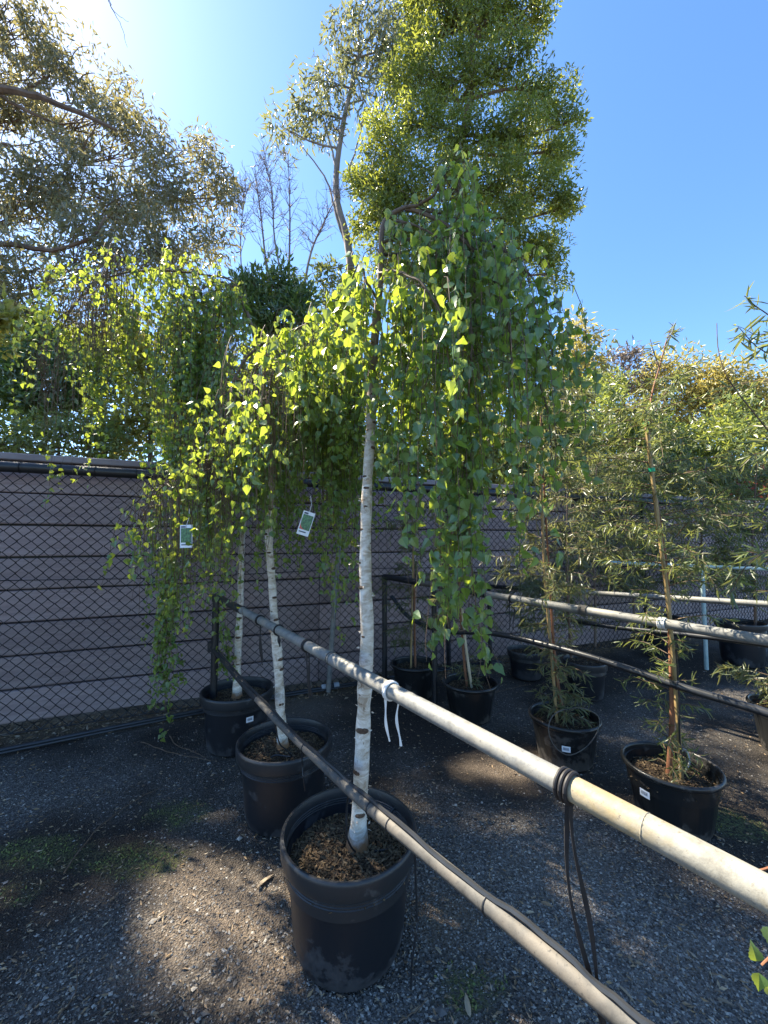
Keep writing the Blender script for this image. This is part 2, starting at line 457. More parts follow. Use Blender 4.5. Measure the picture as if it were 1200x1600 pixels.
M['knot'] = simple('knot', [(.3, (.05, .03, .02)), (.7, (.15, .095, .06))], 80, 0.8, 0, .3)

# ------------------------------------------------------------------ leaf templates (x width, y length, z normal)
def fold(P, fold_=0.25, curl=0.18):
    P = np.asarray(P, float)
    return np.stack([P[:, 0], P[:, 1], -np.abs(P[:, 0]) * fold_ * -1 - curl * P[:, 1] ** 2], 1)

def leaf_template(half, mids, fold_=0.25, curl=0.18, sickle=0.0):
    """half: right-hand outline from stalk to tip (without the two ends), mids: midrib y values as many as half"""
    k = len(half)
    V = [(0, 0)] + [(x, y) for x, y in half] + [(0, 1)] + [(-x, y) for x, y in half] + [(0, m) for m in mids]
    R = list(range(1, k + 1)); tip = k + 1; L = list(range(k + 2, 2 * k + 2)); Mi = list(range(2 * k + 2, 3 * k + 2))
    T = []
    for s, side in ((1, R), (-1, L)):
        t = [(0, side[0], Mi[0])]
        for j in range(k - 1):
            t += [(side[j], side[j + 1], Mi[j + 1]), (side[j], Mi[j + 1], Mi[j])]
        t += [(side[-1], tip, Mi[-1])]
        T += t if s == 1 else [(a, c, b) for a, b, c in t]
    V = fold(V, fold_, curl)
    V[:, 0] += sickle * (V[:, 1] ** 2)
    return V, np.array(T)

BIRCH = leaf_template([(.34, .14), (.40, .30), (.22, .66)], [.16, .34, .68], 0.28, 0.16)
BIRCH_FINE = leaf_template([(.22, .07), (.36, .15), (.36, .21), (.42, .29), (.37, .36), (.36, .46), (.26, .54), (.25, .63), (.14, .72), (.10, .83)],
                           [.10, .17, .23, .31, .38, .48, .56, .65, .74, .86], 0.26, 0.18)
NARROW = leaf_template([(.055, .2), (.065, .5), (.04, .8)], [.2, .5, .8], 0.3, 0.25, 0.10)
GUM = leaf_template([(.12, .25), (.10, .65)], [.25, .65], 0.3, 0.3, 0.16)
BLADE = (fold([(0, 0), (.17, .45), (0, 1), (-.17, .45)], 0.3, 0.2), np.array([(0, 1, 2), (0, 2, 3)]))
BROAD = (fold([(0, 0), (.24, .45), (0, 1), (-.24, .45)], 0.3, 0.2), np.array([(0, 1, 2), (0, 2, 3)]))
CHIP = (np.array([(-.2, 0, 0), (.2, .05, .05), (.15, 1, .0), (-.12, .95, .1), (0, .5, -.15)]), np.array([(0, 1, 4), (1, 2, 4), (2, 3, 4), (3, 0, 4), (0, 2, 1), (0, 3, 2)]))

def leaf_frames(d, roll=None):
    d = unit(d); n = len(d)
    r = unit(rng.normal(size=(n, 3)))
    x = unit(np.cross(d, r)); z = np.cross(x, d)
    return x, d, z

def leaves_arrays(P, D, S, tmpl):
    TV, TT = tmpl
    x, y, z = leaf_frames(D)
    V = P[:, None, :] + S[:, None, None] * (TV[None, :, 0:1] * x[:, None, :] + TV[None, :, 1:2] * y[:, None, :] + TV[None, :, 2:3] * z[:, None, :])
    T = TT[None] + (np.arange(len(P)) * len(TV))[:, None, None]
    return V.reshape(-1, 3), T.reshape(-1, 3)

def leaf_cloud(name, P, D, S, tmpl, mat, parent, kind='stuff'):
    V, T = leaves_arrays(np.asarray(P), np.asarray(D), np.asarray(S), tmpl)
    o = link(name, raw_mesh(name, V - origin(parent), T), mat, parent)
    if kind: o['kind'] = kind
    return o

_leafmesh = {}
def leaf_objects(name, P, D, S, tmpl, key, mat, parent):
    """single leaves that share one mesh"""
    if key not in _leafmesh:
        me = raw_mesh(name, tmpl[0], tmpl[1]); me.materials.append(mat); _leafmesh[key] = me
    me = _leafmesh[key]
    x, y, z = leaf_frames(D)
    L = origin(parent)
    for i in range(len(P)):
        o = bpy.data.objects.new(name, me)
        C.objects.link(o); o.parent = parent
        s = S[i]; p = P[i] - L
        o.matrix_basis = Matrix([[x[i][k] * s, y[i][k] * s, z[i][k] * s, p[k]] for k in range(3)] + [[0, 0, 0, 1]])

def split_leaves(P, D, S, count, tip=1.0):
    """the leaves that show largest in the photograph"""
    px, py, d = project(P)
    inside = (px > 0) & (px < 1200) & (py > 0) & (py < 1600) & (d > 0.05)
    score = np.where(inside, S / np.maximum(d, 0.05), 0)
    idx = np.argsort(-score)[:count]
    m = np.zeros(len(P), bool); m[idx] = True
    m &= inside
    return m
# ------------------------------------------------------------------ ground
WALL_A = np.array([-2.60, 2.69]); WALL_D = unit(np.array([2.42, 1.0])); WALL_N = np.array([WALL_D[1], -WALL_D[0]])   # normal towards the camera
def wall_pt(s, off=0.0, z=0.0):
    p = WALL_A + WALL_D * s + WALL_N * off
    return np.array([p[0], p[1], z])
def wall_dist(x, y):
    return (x - WALL_A[0]) * WALL_N[0] + (y - WALL_A[1]) * WALL_N[1]

def gpatch(x, y, px, py, rx, ry, seed):
    c = at_z(px, py)
    w = np.exp(-(((x - c[0]) / rx) ** 2 + ((y - c[1]) / ry) ** 2))
    return w

def ground_masks(x, y):
    n1 = fbm(x * 1.3, y * 1.3, 3, 5); n2 = fbm(x * 3.1 + 9, y * 3.1, 11, 4)
    g = 0.04 + 1.9 * (n1 - 0.5)
    for px, py, rx, ry, a in ((90, 1215, .75, .35, .8), (800, 1330, .35, .35, .75), (1000, 1500, .4, .3, .8), (350, 1420, .25, .2, .55), (1130, 1560, .3, .2, .6),
                              (60, 1540, .25, .25, .4), (490, 1100, .35, .3, .5), (1160, 1010, .9, .7, .4), (1000, 1150, .5, .4, .3), (560, 1595, .35, .15, .5)):
        g = g + a * gpatch(x, y, px, py, rx, ry, 1)
    g = np.clip(g + 0.5 * (n2 - 0.5), 0, 1)
    m = np.zeros_like(x)
    for px, py, rx, ry, a in ((60, 1330, .28, .12, 1), (200, 1340, .3, .12, 1), (270, 1270, .22, .16, .9), (1160, 1290, .2, .14, 1), (740, 1540, .16, .12, .9), (20, 1400, .2, .1, .7), (950, 1180, .15, .1, .4)):
        m = np.maximum(m, a * gpatch(x, y, px, py, rx, ry, 2))
    m = np.clip((m * (0.15 + 0.7 * fbm(x * 7, y * 7, 21, 4) + 0.75 * fbm(x * 24, y * 24, 29, 3)) - 0.46) * 4.0, 0, 1)
    return g, m

def sun_patch_mask(x, y):  # tan gravel zones with the sun patches painted into the ground colour
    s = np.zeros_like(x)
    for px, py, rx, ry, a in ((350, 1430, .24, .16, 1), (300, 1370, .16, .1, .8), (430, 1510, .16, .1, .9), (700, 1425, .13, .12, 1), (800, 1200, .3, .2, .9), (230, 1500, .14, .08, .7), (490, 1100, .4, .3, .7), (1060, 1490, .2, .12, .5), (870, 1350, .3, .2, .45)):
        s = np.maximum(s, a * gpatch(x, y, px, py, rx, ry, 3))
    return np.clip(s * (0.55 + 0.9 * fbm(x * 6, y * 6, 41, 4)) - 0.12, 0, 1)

xs = np.concatenate([[-150, -60, -25, -12, -7], np.arange(-4.5, 4.5, 0.035), [5, 6, 7, 9, 12, 18, 30, 60, 150]])
ys = np.concatenate([[-60, -20, -8, -3, -1], np.arange(0.0, 4.8, 0.035), [5.2, 6, 7, 8, 10, 14, 20, 40, 100, 250]])
gx, gy = np.meshgrid(xs, ys, indexing='ij')
hgt = 0.022 * (fbm(gx * 2.2, gy * 2.2, 5, 4) - 0.5) + 0.010 * (fbm(gx * 11, gy * 11, 8, 3) - 0.5)
fade = np.clip((6 - np.hypot(gx, gy - 1.5)) / 2, 0, 1)
gz = hgt * fade - 0.006
def ground_z(x, y):
    x = np.asarray(x, float); y = np.asarray(y, float)
    h = 0.022 * (fbm(x * 2.2, y * 2.2, 5, 4) - 0.5) + 0.010 * (fbm(x * 11, y * 11, 8, 3) - 0.5)
    return h * np.clip((6 - np.hypot(x, y - 1.5)) / 2, 0, 1) - 0.006
nx_, ny_ = gx.shape
i, j = np.meshgrid(np.arange(nx_ - 1), np.arange(ny_ - 1), indexing='ij'); i = i.ravel(); j = j.ravel()
A_ = i * ny_ + j; B_ = (i + 1) * ny_ + j; C_ = (i + 1) * ny_ + j + 1; D_ = i * ny_ + j + 1
ground_me = raw_mesh('ground', np.stack([gx, gy, gz], -1).reshape(-1, 3), np.vstack([np.stack([A_, B_, C_], 1), np.stack([A_, C_, D_], 1)]), True)
gm, mm = ground_masks(gx.ravel(), gy.ravel())
litter_m = np.clip(1 - np.abs(wall_dist(gx.ravel(), gy.ravel()) - 0.08) / 0.30, 0, 1)
for nm, arr in (('gravelly', gm), ('mossy', mm), ('littered', litter_m), ('sun_patch', sun_patch_mask(gx.ravel(), gy.ravel()))):
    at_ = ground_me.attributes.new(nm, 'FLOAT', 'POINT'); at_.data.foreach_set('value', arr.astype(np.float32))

def ground_mat():
    m, nt, b = new_mat('ground')
    v = coords(nt, 'Object')
    def attr(n):
        a = nt.nodes.new('ShaderNodeAttribute'); a.attribute_name = n; return a.outputs['Fac']
    n1 = noise(nt, 90, 6, 0.7, v); n2 = noise(nt, 260, 4, 0.7, v); vo = N(nt, 'ShaderNodeTexVoronoi'); vo.inputs['Scale'].default_value = 150; nt.links.new(v, vo.inputs['Vector'])
    soil = ramp(nt, [(.3, (.013, .010, .008)), (.5, (.028, .022, .017)), (.66, (.060, .045, .033)), (.82, (.14, .10, .066))], n1.outputs[0])
    grav = ramp(nt, [(0, (.045, .041, .037)), (.3, (.135, .124, .11)), (.55, (.24, .222, .198)), (.8, (.10, .09, .08)), (1, (.48, .45, .40))], None)
    sep = nt.nodes.new('ShaderNodeSeparateColor'); nt.links.new(vo.outputs['Color'], sep.inputs[0]); nt.links.new(sep.outputs[0], grav.inputs[0])
    c = mixc(nt, attr('gravelly'), soil.outputs[0], grav.outputs[0])
    moss = ramp(nt, [(.35, (.05, .055, .022)), (.55, (.13, .145, .045)), (.75, (.21, .21, .075))], n2.outputs[0])
    mk = N(nt, 'ShaderNodeMath', operation='MULTIPLY'); nt.links.new(attr('mossy'), mk.inputs[0]); rk = ramp(nt, [(.42, (0, 0, 0)), (.58, (.9, .9, .9))], n1.outputs[0]); nt.links.new(rk.outputs[0], mk.inputs[1])
    c = mixc(nt, mk.outputs[0], c, moss.outputs[0])
    sunlit_tan = ramp(nt, [(.3, (.075, .054, .038)), (.5, (.17, .13, .095)), (.7, (.27, .215, .16)), (.85, (.36, .30, .235))], n1.outputs[0])  # lighter tan gravel standing in for sunlight
    c = mixc(nt, attr('sun_patch'), c, sunlit_tan.outputs[0])
    lit = ramp(nt, [(.35, (.06, .042, .027)), (.55, (.19, .135, .08)), (.75, (.32, .25, .16))], n1.outputs[0])
    c = mixc(nt, attr('littered'), c, lit.outputs[0])
    nt.links.new(c, b.inputs['Base Color'])
    b.inputs['Roughness'].default_value = 0.85; b.inputs['Specular IOR Level'].default_value = 0.3
    ad = N(nt, 'ShaderNodeMath', operation='ADD'); nt.links.new(n1.outputs[0], ad.inputs[0]); nt.links.new(vo.outputs['Distance'], ad.inputs[1])
    bump(nt, b, ad.outputs[0], 0.8, 0.012)
    return m
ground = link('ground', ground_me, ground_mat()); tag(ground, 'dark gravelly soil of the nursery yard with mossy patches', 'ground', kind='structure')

# loose stones
def ground_sample(n, y0, y1, power=1.0, xr=1.05):
    u = rng.random(n)
    y = y0 * (y1 / y0) ** u
    x = (rng.random(n) * 2 - 1) * y * xr
    return x, y
def gravel():
    n = 150000
    x, y = ground_sample(n, 0.75, 4.6)
    g, m = ground_masks(x, y)
    keep = (rng.random(n) < 0.05 + 0.9 * g) & (m < 0.6) & (wall_dist(x, y) > 0.02)
    x, y, g = x[keep], y[keep], g[keep]; n = len(x)
    s = 0.0018 + 0.0042 * rng.random(n) ** 2.6
    big = rng.random(n) < 0.010; s[big] *= 1.9
    O = np.array([(1, 0, 0), (0, 1, 0), (-1, 0, 0), (0, -1, 0), (0, 0, .7), (0, 0, -.6)], float)
    TT = np.array([(0, 1, 4), (1, 2, 4), (2, 3, 4), (3, 0, 4), (1, 0, 5), (2, 1, 5), (3, 2, 5), (0, 3, 5)])
    a = rng.random(n) * 6.283; e = 0.6 + 0.8 * rng.random((n, 3))
    W = O[None] * e[:, None, :] * (1 + 0.25 * rng.normal(size=(n, 6, 1)))
    ca, sa = np.cos(a)[:, None], np.sin(a)[:, None]
    X = W[..., 0] * ca - W[..., 1] * sa; Yv = W[..., 0] * sa + W[..., 1] * ca
    V = np.stack([X, Yv, W[..., 2] * 0.75], -1) * s[:, None, None] + np.stack([x, y, ground_z(x, y) + s * 0.3], -1)[:, None, :]
    T = TT[None] + (np.arange(n) * 6)[:, None, None]
    o = link('gravel', raw_mesh('gravel', V.reshape(-1, 3), T.reshape(-1, 3)), M['gravel'])
    tag(o, 'loose grey gravel and stone chips scattered over the yard', 'gravel', kind='stuff')
gravel()
def litter():
    n = 16000
    x, y = ground_sample(n, 0.75, 4.4)
    k = 5000
    s = rng.random(k) * 7.5 - 0.6; off = np.abs(rng.normal(size=k)) * 0.13 + 0.02
    wp = WALL_A[None] + WALL_D[None] * s[:, None] + WALL_N[None] * off[:, None]
    x = np.concatenate([x, wp[:, 0]]); y = np.concatenate([y, wp[:, 1]])
    ok = wall_dist(x, y) > 0.01; x, y = x[ok], y[ok]; n2 = len(x)
    P = np.stack([x, y, ground_z(x, y) + 0.002 + 0.006 * rng.random(n2)], -1)
    a = rng.random(n2) * 6.283
    D = np.stack([np.cos(a), np.sin(a), rng.normal(size=n2) * 0.18], -1)
    S = 0.006 + 0.020 * rng.random(n2) ** 3
    S[-int(ok[-k:].sum()):] *= 2.2
    o = leaf_cloud('leaf_litter', P, D, S, BLADE, M['litter'], None)
    tag(o, 'dry brown leaf and bark litter over the ground and along the fence foot', 'leaf litter', kind='stuff')
litter()
def moss():
    n = 90000
    x, y = ground_sample(n, 0.8, 4.0)
    g, m = ground_masks(x, y)
    ok = rng.random(n) < m * 0.85 * (fbm(x * 30, y * 30, 77, 2) > .48); x, y = x[ok], y[ok]; n = len(x)
    P = np.stack([x, y, ground_z(x, y)], -1)
    D = rng.normal(size=(n, 3)) * 0.9 + np.array([0, 0, 0.7])
    o = leaf_cloud('moss', P, D, 0.005 + 0.010 * rng.random(n), BROAD, M['moss'], None)
    tag(o, 'patches of low green moss and weeds on the soil', 'moss', kind='stuff')
moss()

# ------------------------------------------------------------------ sleeper wall and chain-link fence
wall = thing('sleeper_wall', wall_pt(0), 'brown timber sleeper wall of long horizontal boards behind the wire mesh', 'wall')
BH = 0.2215; S0, S1, BL = -3.0, 12.6, 2.6
mb = MB().box((wall_pt(S0, -0.105, 0.9) + wall_pt(S1, -0.105, 0.9)) / 2, np.append(WALL_D, 0) * (S1 - S0) / 2, np.append(WALL_N, 0) * 0.02, (0, 0, 0.88))
mb.build('backing', M['black'], wall, False)
for r_ in range(8):
    for c_ in range(int((S1 - S0) / BL)):
        s_a = S0 + c_ * BL; jit = rng.normal() * 0.0025
        c0 = wall_pt(s_a + BL / 2, -0.045 + jit, r_ * BH + BH / 2 + 0.02)
        m_ = MB().box((0, 0, 0), (BL / 2 - 0.003, 0, 0), (0, 0.042, 0), (0, 0, BH / 2 - 0.006), 0.006)
        V, T = m_.arrays()
        o = link('sleeper', raw_mesh('sleeper', V, T), M['sleeper'], wall)
        o.location = Vector(c0 - origin(wall)); o.rotation_euler = (rng.normal() * 0.004, rng.normal() * 0.0015, math.atan2(WALL_D[1], WALL_D[0]))
WT = 8 * BH + 0.02
for c_ in range(int((S1 - S0) / BL)):
    s_a = S0 + c_ * BL
    MB().box(wall_pt(s_a + BL / 2, -0.04, WT + 0.026), np.append(WALL_D, 0) * (BL / 2 - 0.002), np.append(WALL_N, 0) * 0.075, (0, 0, 0.024), 0.006).build('capping_board', M['cap'], wall, False)

fence = thing('chain_link_fence', wall_pt(0, 0.14), 'black chain-link fence with dark top rail in front of the sleeper wall', 'fence')
FOFF, FT = 0.13, WT - 0.075
mb = MB()
DW, DH = 0.037, 0.070
nrow = int(FT / DH * 2)
for k in range(int(11.6 / (DW / 1)) + 1):
    s0 = -1.6 + k * DW
    zz = np.arange(nrow + 1) * DH / 2 + 0.012
    ss = s0 + ((np.arange(nrow + 1) + k) % 2) * DW
    wob = 0.003 * np.sin(k * 1.7 + zz * 5)
    oo = FOFF + 0.0035 * np.where(np.arange(nrow + 1) % 2 == 0, 1, -1)
    pts = np.stack([WALL_A[0] + WALL_D[0] * (ss + wob) + WALL_N[0] * oo, WALL_A[1] + WALL_D[1] * (ss + wob) + WALL_N[1] * oo, zz], -1)
    mb.tube(pts, 0.0038, 4, False)
mb.build('wire_mesh', M['wire'], fence, True, 'stuff')
MB().tube([wall_pt(-1.9, FOFF + 0.03, FT + 0.008), wall_pt(10, FOFF + 0.03, FT + 0.008)], 0.036, 10).build('top_rail', M['black'], fence)
for zt in (0.012, 0.98):
    p = np.array([wall_pt(s, FOFF + 0.012, zt + 0.012 * math.sin(s * 2.1 + zt * 9) * (zt > .5)) for s in np.linspace(-1.9, 10, 40)])
    MB().tube(p, 0.0028, 4).build('tension_wire', M['wire'], fence)
for k_ in range(26):
    s = -1.5 + k_ * 0.23 + rng.normal() * 0.02
    a = np.linspace(0, 6.283, 13)
    MB().tube([wall_pt(s + 0.004 * math.sin(t), FOFF + 0.03 + 0.039 * math.cos(t), FT + 0.008 + 0.039 * math.sin(t)) for t in a], 0.0022, 4, False).build('wire_tie', M['wire'], fence)
def s_at_px(px, off):
    # distance along the wall line (shifted by off) seen at this picture column
    A = WALL_A + WALL_N * off; k = (px - 600) / F
    return (k * A[1] - A[0]) / (WALL_D[0] - k * WALL_D[1])
pb, pt_ = at_plane(513, 1062, WALL_A + WALL_N * 0.20, WALL_D), at_plane(533, 800, WALL_A + WALL_N * 0.20, WALL_D)
pb[2] = 0
MB().tube([pb, pt_, pt_ + (pt_ - pb) * 0.35], 0.021, 10).build('fence_post', M['galv'], fence)
for px in (700, 1005):
    s = s_at_px(px, 0.1)
    MB().tube([wall_pt(s, FOFF - 0.045, 0), wall_pt(s, FOFF - 0.045, FT)], 0.022, 8).build('fence_post', M['black'], fence)

# irrigation main along the fence foot
p = [at_z(x, y, 0.03) for x, y in ((-260, 1232), (0, 1170), (150, 1140), (305, 1110), (420, 1087), (510, 1073), (600, 1058), (700, 1042), (780, 1030))]
main = thing('irrigation_main', p[3], 'black poly irrigation pipe lying along the foot of the fence', 'pipe')
path = smooth_path(p, 60); path[:, 2] = 0.018 + np.abs(0.006 * np.sin(path[:, 0] * 3))
MB().tube(path, 0.0125, 10).build('pipe', M['poly'], main)
MB().tube(path + np.array([0.01, -0.034, -0.004]), 0.008, 8).build('thin_pipe', M['poly'], main)
jc = at_z(516, 1072, 0.03); jd = unit(at_z(600, 1058, 0.03) - at_z(420, 1087, 0.03))
for k_, (a, b, rr, mt) in enumerate(((-.075, -.028, .023, 'grey_plastic'), (-.028, .028, .0265, 'black'), (.028, .075, .023, 'grey_plastic'))):
    MB().tube([jc + jd * a, jc + jd * (a + .008), jc + jd * (b - .008), jc + jd * b], [rr * .85, rr, rr, rr * .85], 12).build('coupling_nut' if mt != 'black' else 'coupling_body', M[mt], main)
# ------------------------------------------------------------------ support rails
def rail_plane(A, B):
    A = np.asarray(A, float); B = np.asarray(B, float)
    return A[:2], unit(B[:2] - A[:2])

def ring(mb, c, d, R, w, r, sides=8):
    """a band around a pipe: lathe-like torus tube"""
    d = unit(d); ref = np.array([0, 0, 1.0]); u = unit(np.cross(d, ref)); v = np.cross(u, d)
    a = np.linspace(0, 2 * math.pi, 21)
    mb.tube([c + R * (math.cos(t) * u + math.sin(t) * v) for t in a], r, sides, False)
    return mb

# front row
pA, pd1 = rail_plane((-1.22, 2.75), (0.445, 0.46))
U = lambda px, py: at_plane(px, py, pA, pd1)
r1 = thing('support_rail', (-1.22, 2.75, 0), 'grey galvanised rail frame of the front row with two long pipes', 'rail')
u0, u1 = U(338, 932), U(1200, 1397)
ud = unit(u1 - u0)
pts_u = lambda px: U(px, np.interp(px, [338, 1200], [932, 1397]))
q = [pts_u(378), pts_u(517), pts_u(890), pts_u(1200) + ud * 1.1]
MB().tube([u0 + np.array([0, 0, 0.0]), q[0]], 0.021, 14).build('end_sleeve', M['black'], r1)
MB().tube([q[0], q[1]], 0.0182, 16).build('upper_rail', M['galv'], r1)
MB().tube([q[1], q[2]], 0.0194, 16).build('upper_rail', M['galv'], r1)
MB().tube([q[2], q[3]], 0.0196, 16).build('upper_rail', M['galv_yellow'], r1, label='pale yellowed stretch of the upper pipe')
c = MB(); ring(c, q[1], ud, 0.0188, 0, 0.0028); ring(c, q[1] + ud * 0.011, ud, 0.0188, 0, 0.0022); c.build('joint_ring', M['galv_dark'], r1)
for px in (1010,):
    c = MB(); ring(c, pts_u(px), ud, 0.0192, 0, 0.0012); c.build('joint_ring', M['galv_yellow'], r1)
LX = [331, 380, 434, 500, 563, 700, 850, 985, 1100]; LY = [1010, 1068, 1127, 1190, 1249, 1362, 1487, 1600, 1697]
lower = smooth_path([U(a, b) for a, b in zip(LX, LY)], 97)
lower = np.vstack([lower, lower[-1] + unit(lower[-1] - lower[-2]) * 0.7])
lpx = project(lower)[0]; lpx[-1] = lpx[-2] + 500
li = lambda px: int(np.argmin(np.abs(lpx - px)))
lt = lambda px: lower[li(px)]
l0 = lower[0]
for a, b, rr, mt, nm in ((331, 400, .0165, 'black', 'end_sleeve'), (400, 478, .0145, 'galv_dark', 'lower_rail'), (478, 582, .0152, 'galv_dark', 'lower_rail'), (582, 9999, .016, 'galv_dark', 'lower_rail')):
    MB().tube(lower[li(a):(len(lower) if b > 2000 else li(b) + 1)], rr, 14).build(nm, M[mt], r1)
for px in (478, 582, 610, 760):
    c = MB(); ring(c, lt(px), lower[li(px) + 1] - lower[li(px) - 1], 0.0158, 0, 0.0022); c.build('clip_ring', M['black'], r1)
post_b = np.array([u0[0], u0[1], 0.0])
MB().tube([post_b, u0 + np.array([0, 0, 0.0])], 0.021, 12).build('end_post', M['black'], r1)
MB().tube([u0 - np.array([0, 0, .03]), u0 + np.array([0, 0, .012])], 0.026, 12).build('elbow', M['black'], r1)
MB().tube([l0 - np.array([0, 0, .03]), l0 + np.array([0, 0, .03])], 0.026, 12).build('tee', M['black'], r1)
pe = q[3]; MB().tube([np.array([pe[0], pe[1], 0]), pe], 0.021, 12).build('end_post', M['galv'], r1)
# drip hose taped along the lower rail
hp = []
for k_ in range(0, len(lower), 2):
    P_ = lower[k_]; t = k_ / 97
    sd = unit(np.cross(unit(lower[min(k_ + 1, 97)] - lower[k_ - 1 if k_ else 0] + 1e-9), [0, 0, 1.0]))
    hp.append(P_ + np.array([0, 0, 0.0195 + 0.003 * math.sin(t * 37) + 0.002 * math.sin(t * 91)]) + sd * (0.004 * math.sin(t * 23)))
ho = MB().tube(hp, 0.0052, 6).build('drip_hose', M['poly']); tag(ho, 'thin black drip hose lying along the lower pipe of the front row', 'hose')

def strap_pair(px, toff, length, mat, label, width=0.011, spread=0.016, bend=0.03, wraps=3, radius=0.0194, pos=None, d=None, cat='tree tie', seed=0, group=None):
    """a tie wound round the rail with two loose ends hanging"""
    c0 = pts_u(px) if pos is None else pos
    d = ud if d is None else d
    rs = random.Random(seed)
    t = thing('tree_tie', (c0[0], c0[1], c0[2]), label, cat, group)
    b = MB()
    for w in range(wraps):
        ring(b, c0 + d * (w - wraps / 2) * width * 0.85, d, radius + 0.003, 0, width * 0.36)
    b.build('wrap', mat, t)
    for sgn in (-1, 1):
        L = length * (1 if sgn < 0 else 0.93)
        pts = []
        for k_ in range(13):
            u_ = k_ / 12
            pts.append(c0 + d * (sgn * spread * (0.85 + 0.15 * math.cos(u_ * 4 + sgn))) + np.array([bend * u_ * u_ + (0.006 if L > .3 else .002) * math.sin(u_ * 7 + sgn + seed), 0.002 * math.cos(u_ * 6), -radius * 0.7 - L * u_]))
        m_ = MB(); P_ = np.array(pts)
        s_ = unit(np.cross([0.15, 1, 0], [0, 0, 1.0])); f_ = np.array([-s_[1], s_[0], 0])
        ring4 = []
        for k_, p_ in enumerate(P_):
            w_ = width * 0.42 * (0.75 + 0.25 * math.cos(k_ * 0.9 + sgn))
            ring4.append([p_ - s_ * w_ - f_ * 0.0016, p_ + s_ * w_ - f_ * 0.0016, p_ + s_ * w_ + f_ * 0.0016, p_ - s_ * w_ + f_ * 0.0016])
        V = np.array(ring4).reshape(-1, 3); T = []
        for k_ in range(12):
            for j_ in range(4):
                a = k_ * 4 + j_; b_ = k_ * 4 + (j_ + 1) % 4
                T += [(a, b_, b_ + 4), (a, b_ + 4, a + 4)]
        T += [(0, 2, 1), (0, 3, 2), (48, 49, 50), (48, 50, 51)]
        m_.add(V, T); m_.build('loose_end', mat, t, True)
    return t
strap_pair(890, 0, 0.37, M['rubber'], 'long black tie hanging from the yellowed stretch of the front rail', 0.0095, 0.008, 0.045, 3, seed=3)
strap_pair(612, 0, 0.12, M['white_tie'], 'short white tie with two loose ends hanging from the front rail', 0.0085, 0.030, 0.006, 2, seed=1)
strap_pair(481, 0, 0.17, M['rubber'], 'black tie hanging from the front rail between two birch trunks', 0.009, 0.008, 0.012, 2, 0.0182, seed=5)
strap_pair(407, 0, 0.19, M['rubber'], 'black tie hanging near the far end of the front rail', 0.009, 0.006, 0.012, 2, 0.0182, seed=8)
strap_pair(436, 0, 0.055, M['rubber'], 'short black tie knotted at the second birch trunk on the front rail', 0.009, 0.006, 0.004, 1, 0.0182, seed=9)

# second row
pB = np.array([0.0, 3.50]); pd2 = unit(np.array([0.72, -1.0]))
U2 = lambda px, py: at_plane(px, py, pB, pd2)
r2 = thing('support_rail', (0, 3.5, 0), 'galvanised rail frame of the middle row passing the staked saplings', 'rail')
a0, a1 = U2(601, 901), U2(1200, 1001); ad = unit(a1 - a0)
ap = lambda px: U2(px, np.interp(px, [601, 745, 1200], [901, 926, 1001]))
MB().tube([a0, ap(657)], 0.0245, 12).build('end_sleeve', M['black'], r2)
MB().tube([ap(657), ap(742)], 0.021, 12).build('upper_rail', M['galv_dark'], r2)
MB().tube([ap(740), ap(760)], 0.0255, 12).build('coupling', M['black'], r2)
MB().tube([ap(745), ap(1200)], 0.021, 14).build('upper_rail', M['galv'], r2)
MB().tube([ap(1200), ap(1200) + ad * 0.9], 0.021, 14).build('upper_rail', M['galv'], r2)
MB().tube([np.array([a0[0], a0[1], 0]), a0], 0.0215, 12).build('end_post', M['black'], r2)
MB().tube([a0 - [0, 0, .03], a0 + [0, 0, .014]], 0.027, 12).build('elbow', M['black'], r2)
for px in (678,):
    b_ = ap(px); MB().tube([np.array([b_[0], b_[1], 0]), b_], 0.0195, 10).build('post', M['black'], r2)
pe = ap(1200) + ad * 0.9; MB().tube([np.array([pe[0], pe[1], 0]), pe], 0.021, 12).build('end_post', M['galv'], r2)
lp = [U2(*p_) for p_ in ((612, 932), (636, 962), (665, 978), (700, 987), (745, 988), (790, 993), (870, 1012), (960, 1038), (1060, 1072), (1160, 1102), (1230, 1124))]
MB().tube(smooth_path(lp, 60), 0.0165, 12).build('lower_rail', M['poly'], r2)
for px, py in ((938, 1032), (1058, 1071)):
    c = MB(); ring(c, U2(px, py), unit(lp[8] - lp[7]), 0.0175, 0, 0.003); c.build('clip_ring', M['black'], r2)
strap_pair(0, 0, 0.18, M['rubber'], 'thin black tie hanging from the middle rail beside the far pot', 0.008, 0.018, -0.01, 2, 0.021, ap(800), ad, seed=4)
t_ = thing('rail_binding', ap(912), 'grey twine wound round the middle rail between the two staked saplings', 'twine')
b = MB(); [ring(b, ap(912) + ad * k_ * 0.006, ad, 0.0235, 0, 0.003) for k_ in range(-3, 4)]; b.build('wrap', M['galv_dark'], t_)
t_ = thing('rail_binding', ap(1035), 'pale twine wound round the middle rail at the tall right sapling', 'twine')
b = MB(); [ring(b, ap(1035) + ad * k_ * 0.006, ad, 0.0235, 0, 0.0028) for k_ in range(-2, 3)]; b.build('wrap', M['white_tie'], t_)

